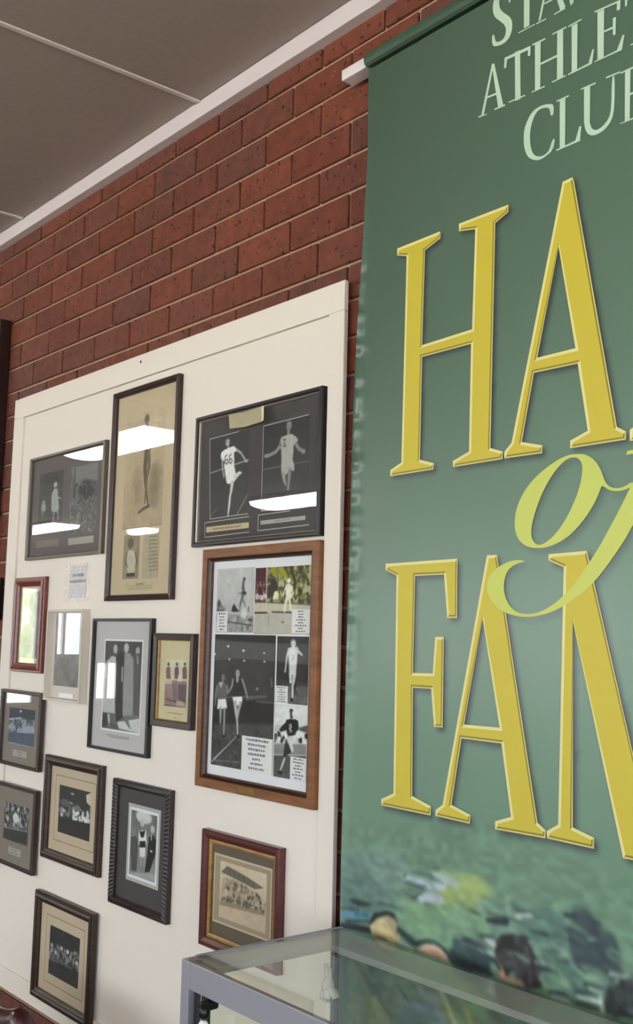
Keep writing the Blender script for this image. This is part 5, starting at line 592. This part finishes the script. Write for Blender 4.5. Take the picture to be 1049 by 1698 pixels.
def big_letter(ch, loops, seed):
    o = empty('letter', (0, 0, 0)); bpy.data.objects.remove(o)
    y = BY-.0012
    root = None
    ring = []; verts = []; faces = []; cols = []
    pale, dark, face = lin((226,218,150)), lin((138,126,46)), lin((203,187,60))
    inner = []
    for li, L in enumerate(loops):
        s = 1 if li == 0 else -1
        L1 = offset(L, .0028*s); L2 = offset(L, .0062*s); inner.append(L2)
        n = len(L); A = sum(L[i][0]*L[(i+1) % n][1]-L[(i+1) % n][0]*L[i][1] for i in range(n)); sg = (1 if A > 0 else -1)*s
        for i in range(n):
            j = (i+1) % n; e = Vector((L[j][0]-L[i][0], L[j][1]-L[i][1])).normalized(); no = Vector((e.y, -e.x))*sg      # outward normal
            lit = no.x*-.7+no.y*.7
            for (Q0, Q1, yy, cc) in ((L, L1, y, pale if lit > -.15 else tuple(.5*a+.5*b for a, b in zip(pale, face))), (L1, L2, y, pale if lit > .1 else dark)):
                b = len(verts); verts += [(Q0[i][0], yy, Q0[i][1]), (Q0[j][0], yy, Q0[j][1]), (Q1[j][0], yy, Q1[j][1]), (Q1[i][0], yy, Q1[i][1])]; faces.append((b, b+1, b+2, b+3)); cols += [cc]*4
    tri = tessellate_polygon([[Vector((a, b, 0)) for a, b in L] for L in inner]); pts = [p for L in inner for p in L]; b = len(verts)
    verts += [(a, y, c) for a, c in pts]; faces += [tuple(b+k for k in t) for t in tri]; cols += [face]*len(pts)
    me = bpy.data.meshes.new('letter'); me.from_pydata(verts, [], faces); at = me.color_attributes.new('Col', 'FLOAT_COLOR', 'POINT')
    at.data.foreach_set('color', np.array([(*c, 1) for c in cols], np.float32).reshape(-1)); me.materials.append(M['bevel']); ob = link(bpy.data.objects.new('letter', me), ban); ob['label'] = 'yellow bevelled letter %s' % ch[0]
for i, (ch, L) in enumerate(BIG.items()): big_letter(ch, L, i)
def smooth_loop(L, it=2):
    for _ in range(it):
        o = []
        for i in range(len(L)):
            a, b = L[i], L[(i+1) % len(L)]; o += [(a[0]*.75+b[0]*.25, a[1]*.75+b[1]*.25), (a[0]*.25+b[0]*.75, a[1]*.25+b[1]*.75)]
        L = o
    return L
for k, L in enumerate(OF):
    o = poly_mesh('letter', [smooth_loop(L['o'], 2 if k < 2 else 0)]+[smooth_loop(q) for q in L['h']], BY-.0016, M['of'], ban); o['label'] = 'pale yellow swash letter %s' % ('o' if k == 0 else 'f')
for ch, polys in SMALL.items():
    me = bpy.data.meshes.new('letter'); vs = []; fs = []
    for q0 in polys:
        q = q0
        if len(q) > 12: q = smooth_loop(q, 1)
        tri = tessellate_polygon([[Vector((a, b, 0)) for a, b in q]]); b = len(vs); vs += [(a, BY-.0012-.00012*polys.index(q0), c) for a, c in q]; fs += [tuple(b+t for t in T) for T in tri]
    me.from_pydata(vs, [], fs); me.materials.append(M['pale_green']); ob = link(bpy.data.objects.new('letter', me), ban); ob['label'] = 'pale green letter %s' % ch[0]
# sleeve round the rail and the rail itself
bm = bmesh.new(); prof = [(-.02, 3.0795), (-.050, 3.078), (-.060, 3.0765), (-.067, 3.081), (-.070, 3.09), (-.069, 3.102), (-.062, 3.111), (-.050, 3.1145), (-.013, 3.1145), (-.013, 3.08)]
xa, xb = .124, XR
va = [bm.verts.new((xa, y, z)) for y, z in prof]; vb = [bm.verts.new((xb, y, z)) for y, z in prof]
for i in range(len(prof)-1): bm.faces.new((va[i], vb[i], vb[i+1], va[i+1]))
bmesh.ops.solidify(bm, geom=bm.faces[:], thickness=.0008); bmesh.ops.recalc_face_normals(bm, faces=bm.faces); from_bm('rail_sleeve', bm, M['b_green'], ban, smooth=False)
rl = empty('banner_rail', (0, 0, 0)); tag(rl, 'white square rail fixed to the bricks holding up the green banner', 'rail')
boxo('rail_bar', (.026, -.0555, 3.082), (XR+.1, -.016, 3.110), M['white_metal'], rl, .002); boxo('rail_bracket', (.06, -.0158, 3.084), (.1, -.001, 3.106), M['black_metal'], rl, .001)
# ------------------------------------------------------------------ glass showcase
case = empty('glass_showcase', (.14, -.10, 0)); tag(case, 'glass-topped showcase counter with grey aluminium frame in front of the banner', 'showcase')
cx, cd, ct = 1.9, .405, 1.09
def cp(name, a, b, m, bev=.0015): return boxo(name, (a[0], a[1]-cd, a[2]), (b[0], b[1]-cd, b[2]), m, case, bev)   # local: y 0 at front, cd at wall
cp('corner_post', (0, 0, .0), (.026, .03, ct-.002), M['alu']); cp('corner_post', (cx-.026, 0, 0), (cx, .03, ct-.002), M['alu']); cp('corner_post', (0, cd-.03, 0), (.026, cd, ct-.056), M['alu']); cp('corner_post', (cx-.026, cd-.03, 0), (cx, cd, ct-.056), M['alu'])
cp('front_rail', (.0265, .0, ct-.052), (cx-.0265, .012, ct-.002), M['alu'])
cp('side_rail', (.0, .0305, ct-.02), (.075, cd-.0005, ct-.007), M['alu_top']); cp('back_rail', (.0755, cd-.095, ct-.02), (cx, cd-.0005, ct-.007), M['alu_top'])
cp('glass_edge', (.0, .0305, ct-.0065), (.006, cd-.001, ct), M['alu'], .0005)
cp('front_rail', (.0265, 0, .62), (cx-.0265, .012, .66), M['alu']); cp('plinth', (.003, .003, .0), (cx-.003, cd-.003, .618), mat('grey_laminate', (150,150,158), .5), .002)
cp('door_track', (.029, .0125, .6605), (.050, .0185, ct-.0535), M['rubber'], .0005); cp('door_track', (.0503, .0125, .6605), (.0535, .0185, ct-.0535), M['alu'], .0005); cp('door_track', (.054, .0125, .6605), (.076, .0185, ct-.0535), M['rubber'], .0005)
bm = bmesh.new(); tube(bm, [(.091, -cd+.019, 1.026), (.091, -cd-.006, 1.026), (.091, -cd-.014, 1.024)], [.010, .011, .008], 12); tube(bm, [(.094, -cd-.008, 1.03), (.096, -cd-.009, 1.012), (.096, -cd-.009, 1.004)], [.009, .011, .006], 10); lk = from_bm('door_lock', bm, M['black_metal'], case, smooth=True)
bm = bmesh.new(); lathe(bm, [(.004, 1.003), (.009, .997), (.009, .991), (.013, .984), (.017, .972), (.017, .95), (.012, .945)], (.094, -cd-.009, 0), 14); from_bm('key_tag', bm, M['white_ceramic'], lk, smooth=True)
def gl(name, q):
    bm = bmesh.new(); bm.faces.new([bm.verts.new((x, y-cd, z)) for x, y, z in q]); return from_bm(name, bm, M['case_glass'], case)
gl('top_glass', [(.0065, .002, ct-.001), (cx-.002, .002, ct-.001), (cx-.002, cd-.002, ct-.001), (.0065, cd-.002, ct-.001)])
gl('side_glass', [(.012, .031, .62), (.012, cd-.031, .62), (.012, cd-.031, ct-.0205), (.012, .031, ct-.0205)])
gl('front_glass', [(.029, .02, .661), (cx-.03, .02, .661), (cx-.03, .02, ct-.053), (.029, .02, ct-.053)])
cp('shelf_floor', (.0265, .031, .6185), (cx-.0265, cd-.031, .6365), mat('case_lining', (216,214,200), .8), .001)
# things inside the case
t = empty('white_ornament', (.243, -.22, .637)); tag(t, 'white glazed star-shaped ornament on a stem inside the showcase by the banner edge', 'ornament')
bm = bmesh.new(); lathe(bm, [(.03, 0), (.03, .006), (.006, .012), (.005, .345)]); from_bm('ornament_stem', bm, M['white_ceramic'], t)
bm = bmesh.new(); tube(bm, [(-.004, 0, .3), (-.012, 0, .335)], [.008, .006], 8); tube(bm, [(.006, 0, .3), (.006, 0, .33)], [.006, .005], 8); tube(bm, [(0, 0, .31), (.0, 0, .29), (-.005, 0, .27)], [.008, .018, .014], 8); tube(bm, [(0, 0, .285), (-.014, .0, .262), (-.018, 0, .25)], [.014, .012, .012], 8); tube(bm, [(.0, 0, .285), (.022, 0, .272), (.03, 0, .262)], [.012, .012, .009], 8); tube(bm, [(0, 0, .28), (.006, -.01, .256)], [.012, .01], 8)
bmesh.ops.scale(bm, vec=(.8, .8, .8), verts=bm.verts, space=Matrix.Translation((0, 0, -.28))); bmesh.ops.translate(bm, vec=(0, 0, .092), verts=bm.verts)
from_bm('ornament_star', bm, M['white_ceramic'], t, smooth=True)
# ------------------------------------------------------------------ chair at the lower left
ch = empty('leather_chair', (-.96, -.4, 0)); tag(ch, 'dark maroon leather chair with scooped back, cut by the lower left corner', 'chair')
def padded(name, prof_top, x0, x1, y0, y1, z0, m, seg=16):
    bm = bmesh.new(); A = []
    for k in range(seg+1):
        t = k/seg; x = x0+(x1-x0)*t; zt = prof_top(t); A.append([bm.verts.new((x, y, z)) for y, z in ((y0, z0), (y0, zt-.03), (y0+(y1-y0)*.2, zt-.006), ((y0+y1)/2, zt), (y1-(y1-y0)*.2, zt-.006), (y1, zt-.03), (y1, z0))])
    for a, b in zip(A, A[1:]):
        for j in range(7): bm.faces.new((a[j], b[j], b[(j+1) % 7], a[(j+1) % 7]))
    bm.faces.new(A[0]); bm.faces.new(A[-1][::-1]); bmesh.ops.recalc_face_normals(bm, faces=bm.faces); return from_bm(name, bm, m, ch, smooth=True)
padded('backrest', lambda t: .70+.055*(2*abs(t-.5))**2*(1 if abs(t-.5) < .42 else 1-((abs(t-.5)-.42)/.08)**2*.5), -.22, .22, -.03, .03, .38, M['maroon'])
boxo('seat', (-.23, -.5, .36), (.23, -.035, .46), M['maroon'], ch, .025)
for x in (-.2, .2):
    for y in (-.46, -.05): bm = bmesh.new(); tube(bm, [(x, y, .36), (x*1.04, y, 0)], [.018, .013], 10); from_bm('leg', bm, M['dark_timber'], ch)
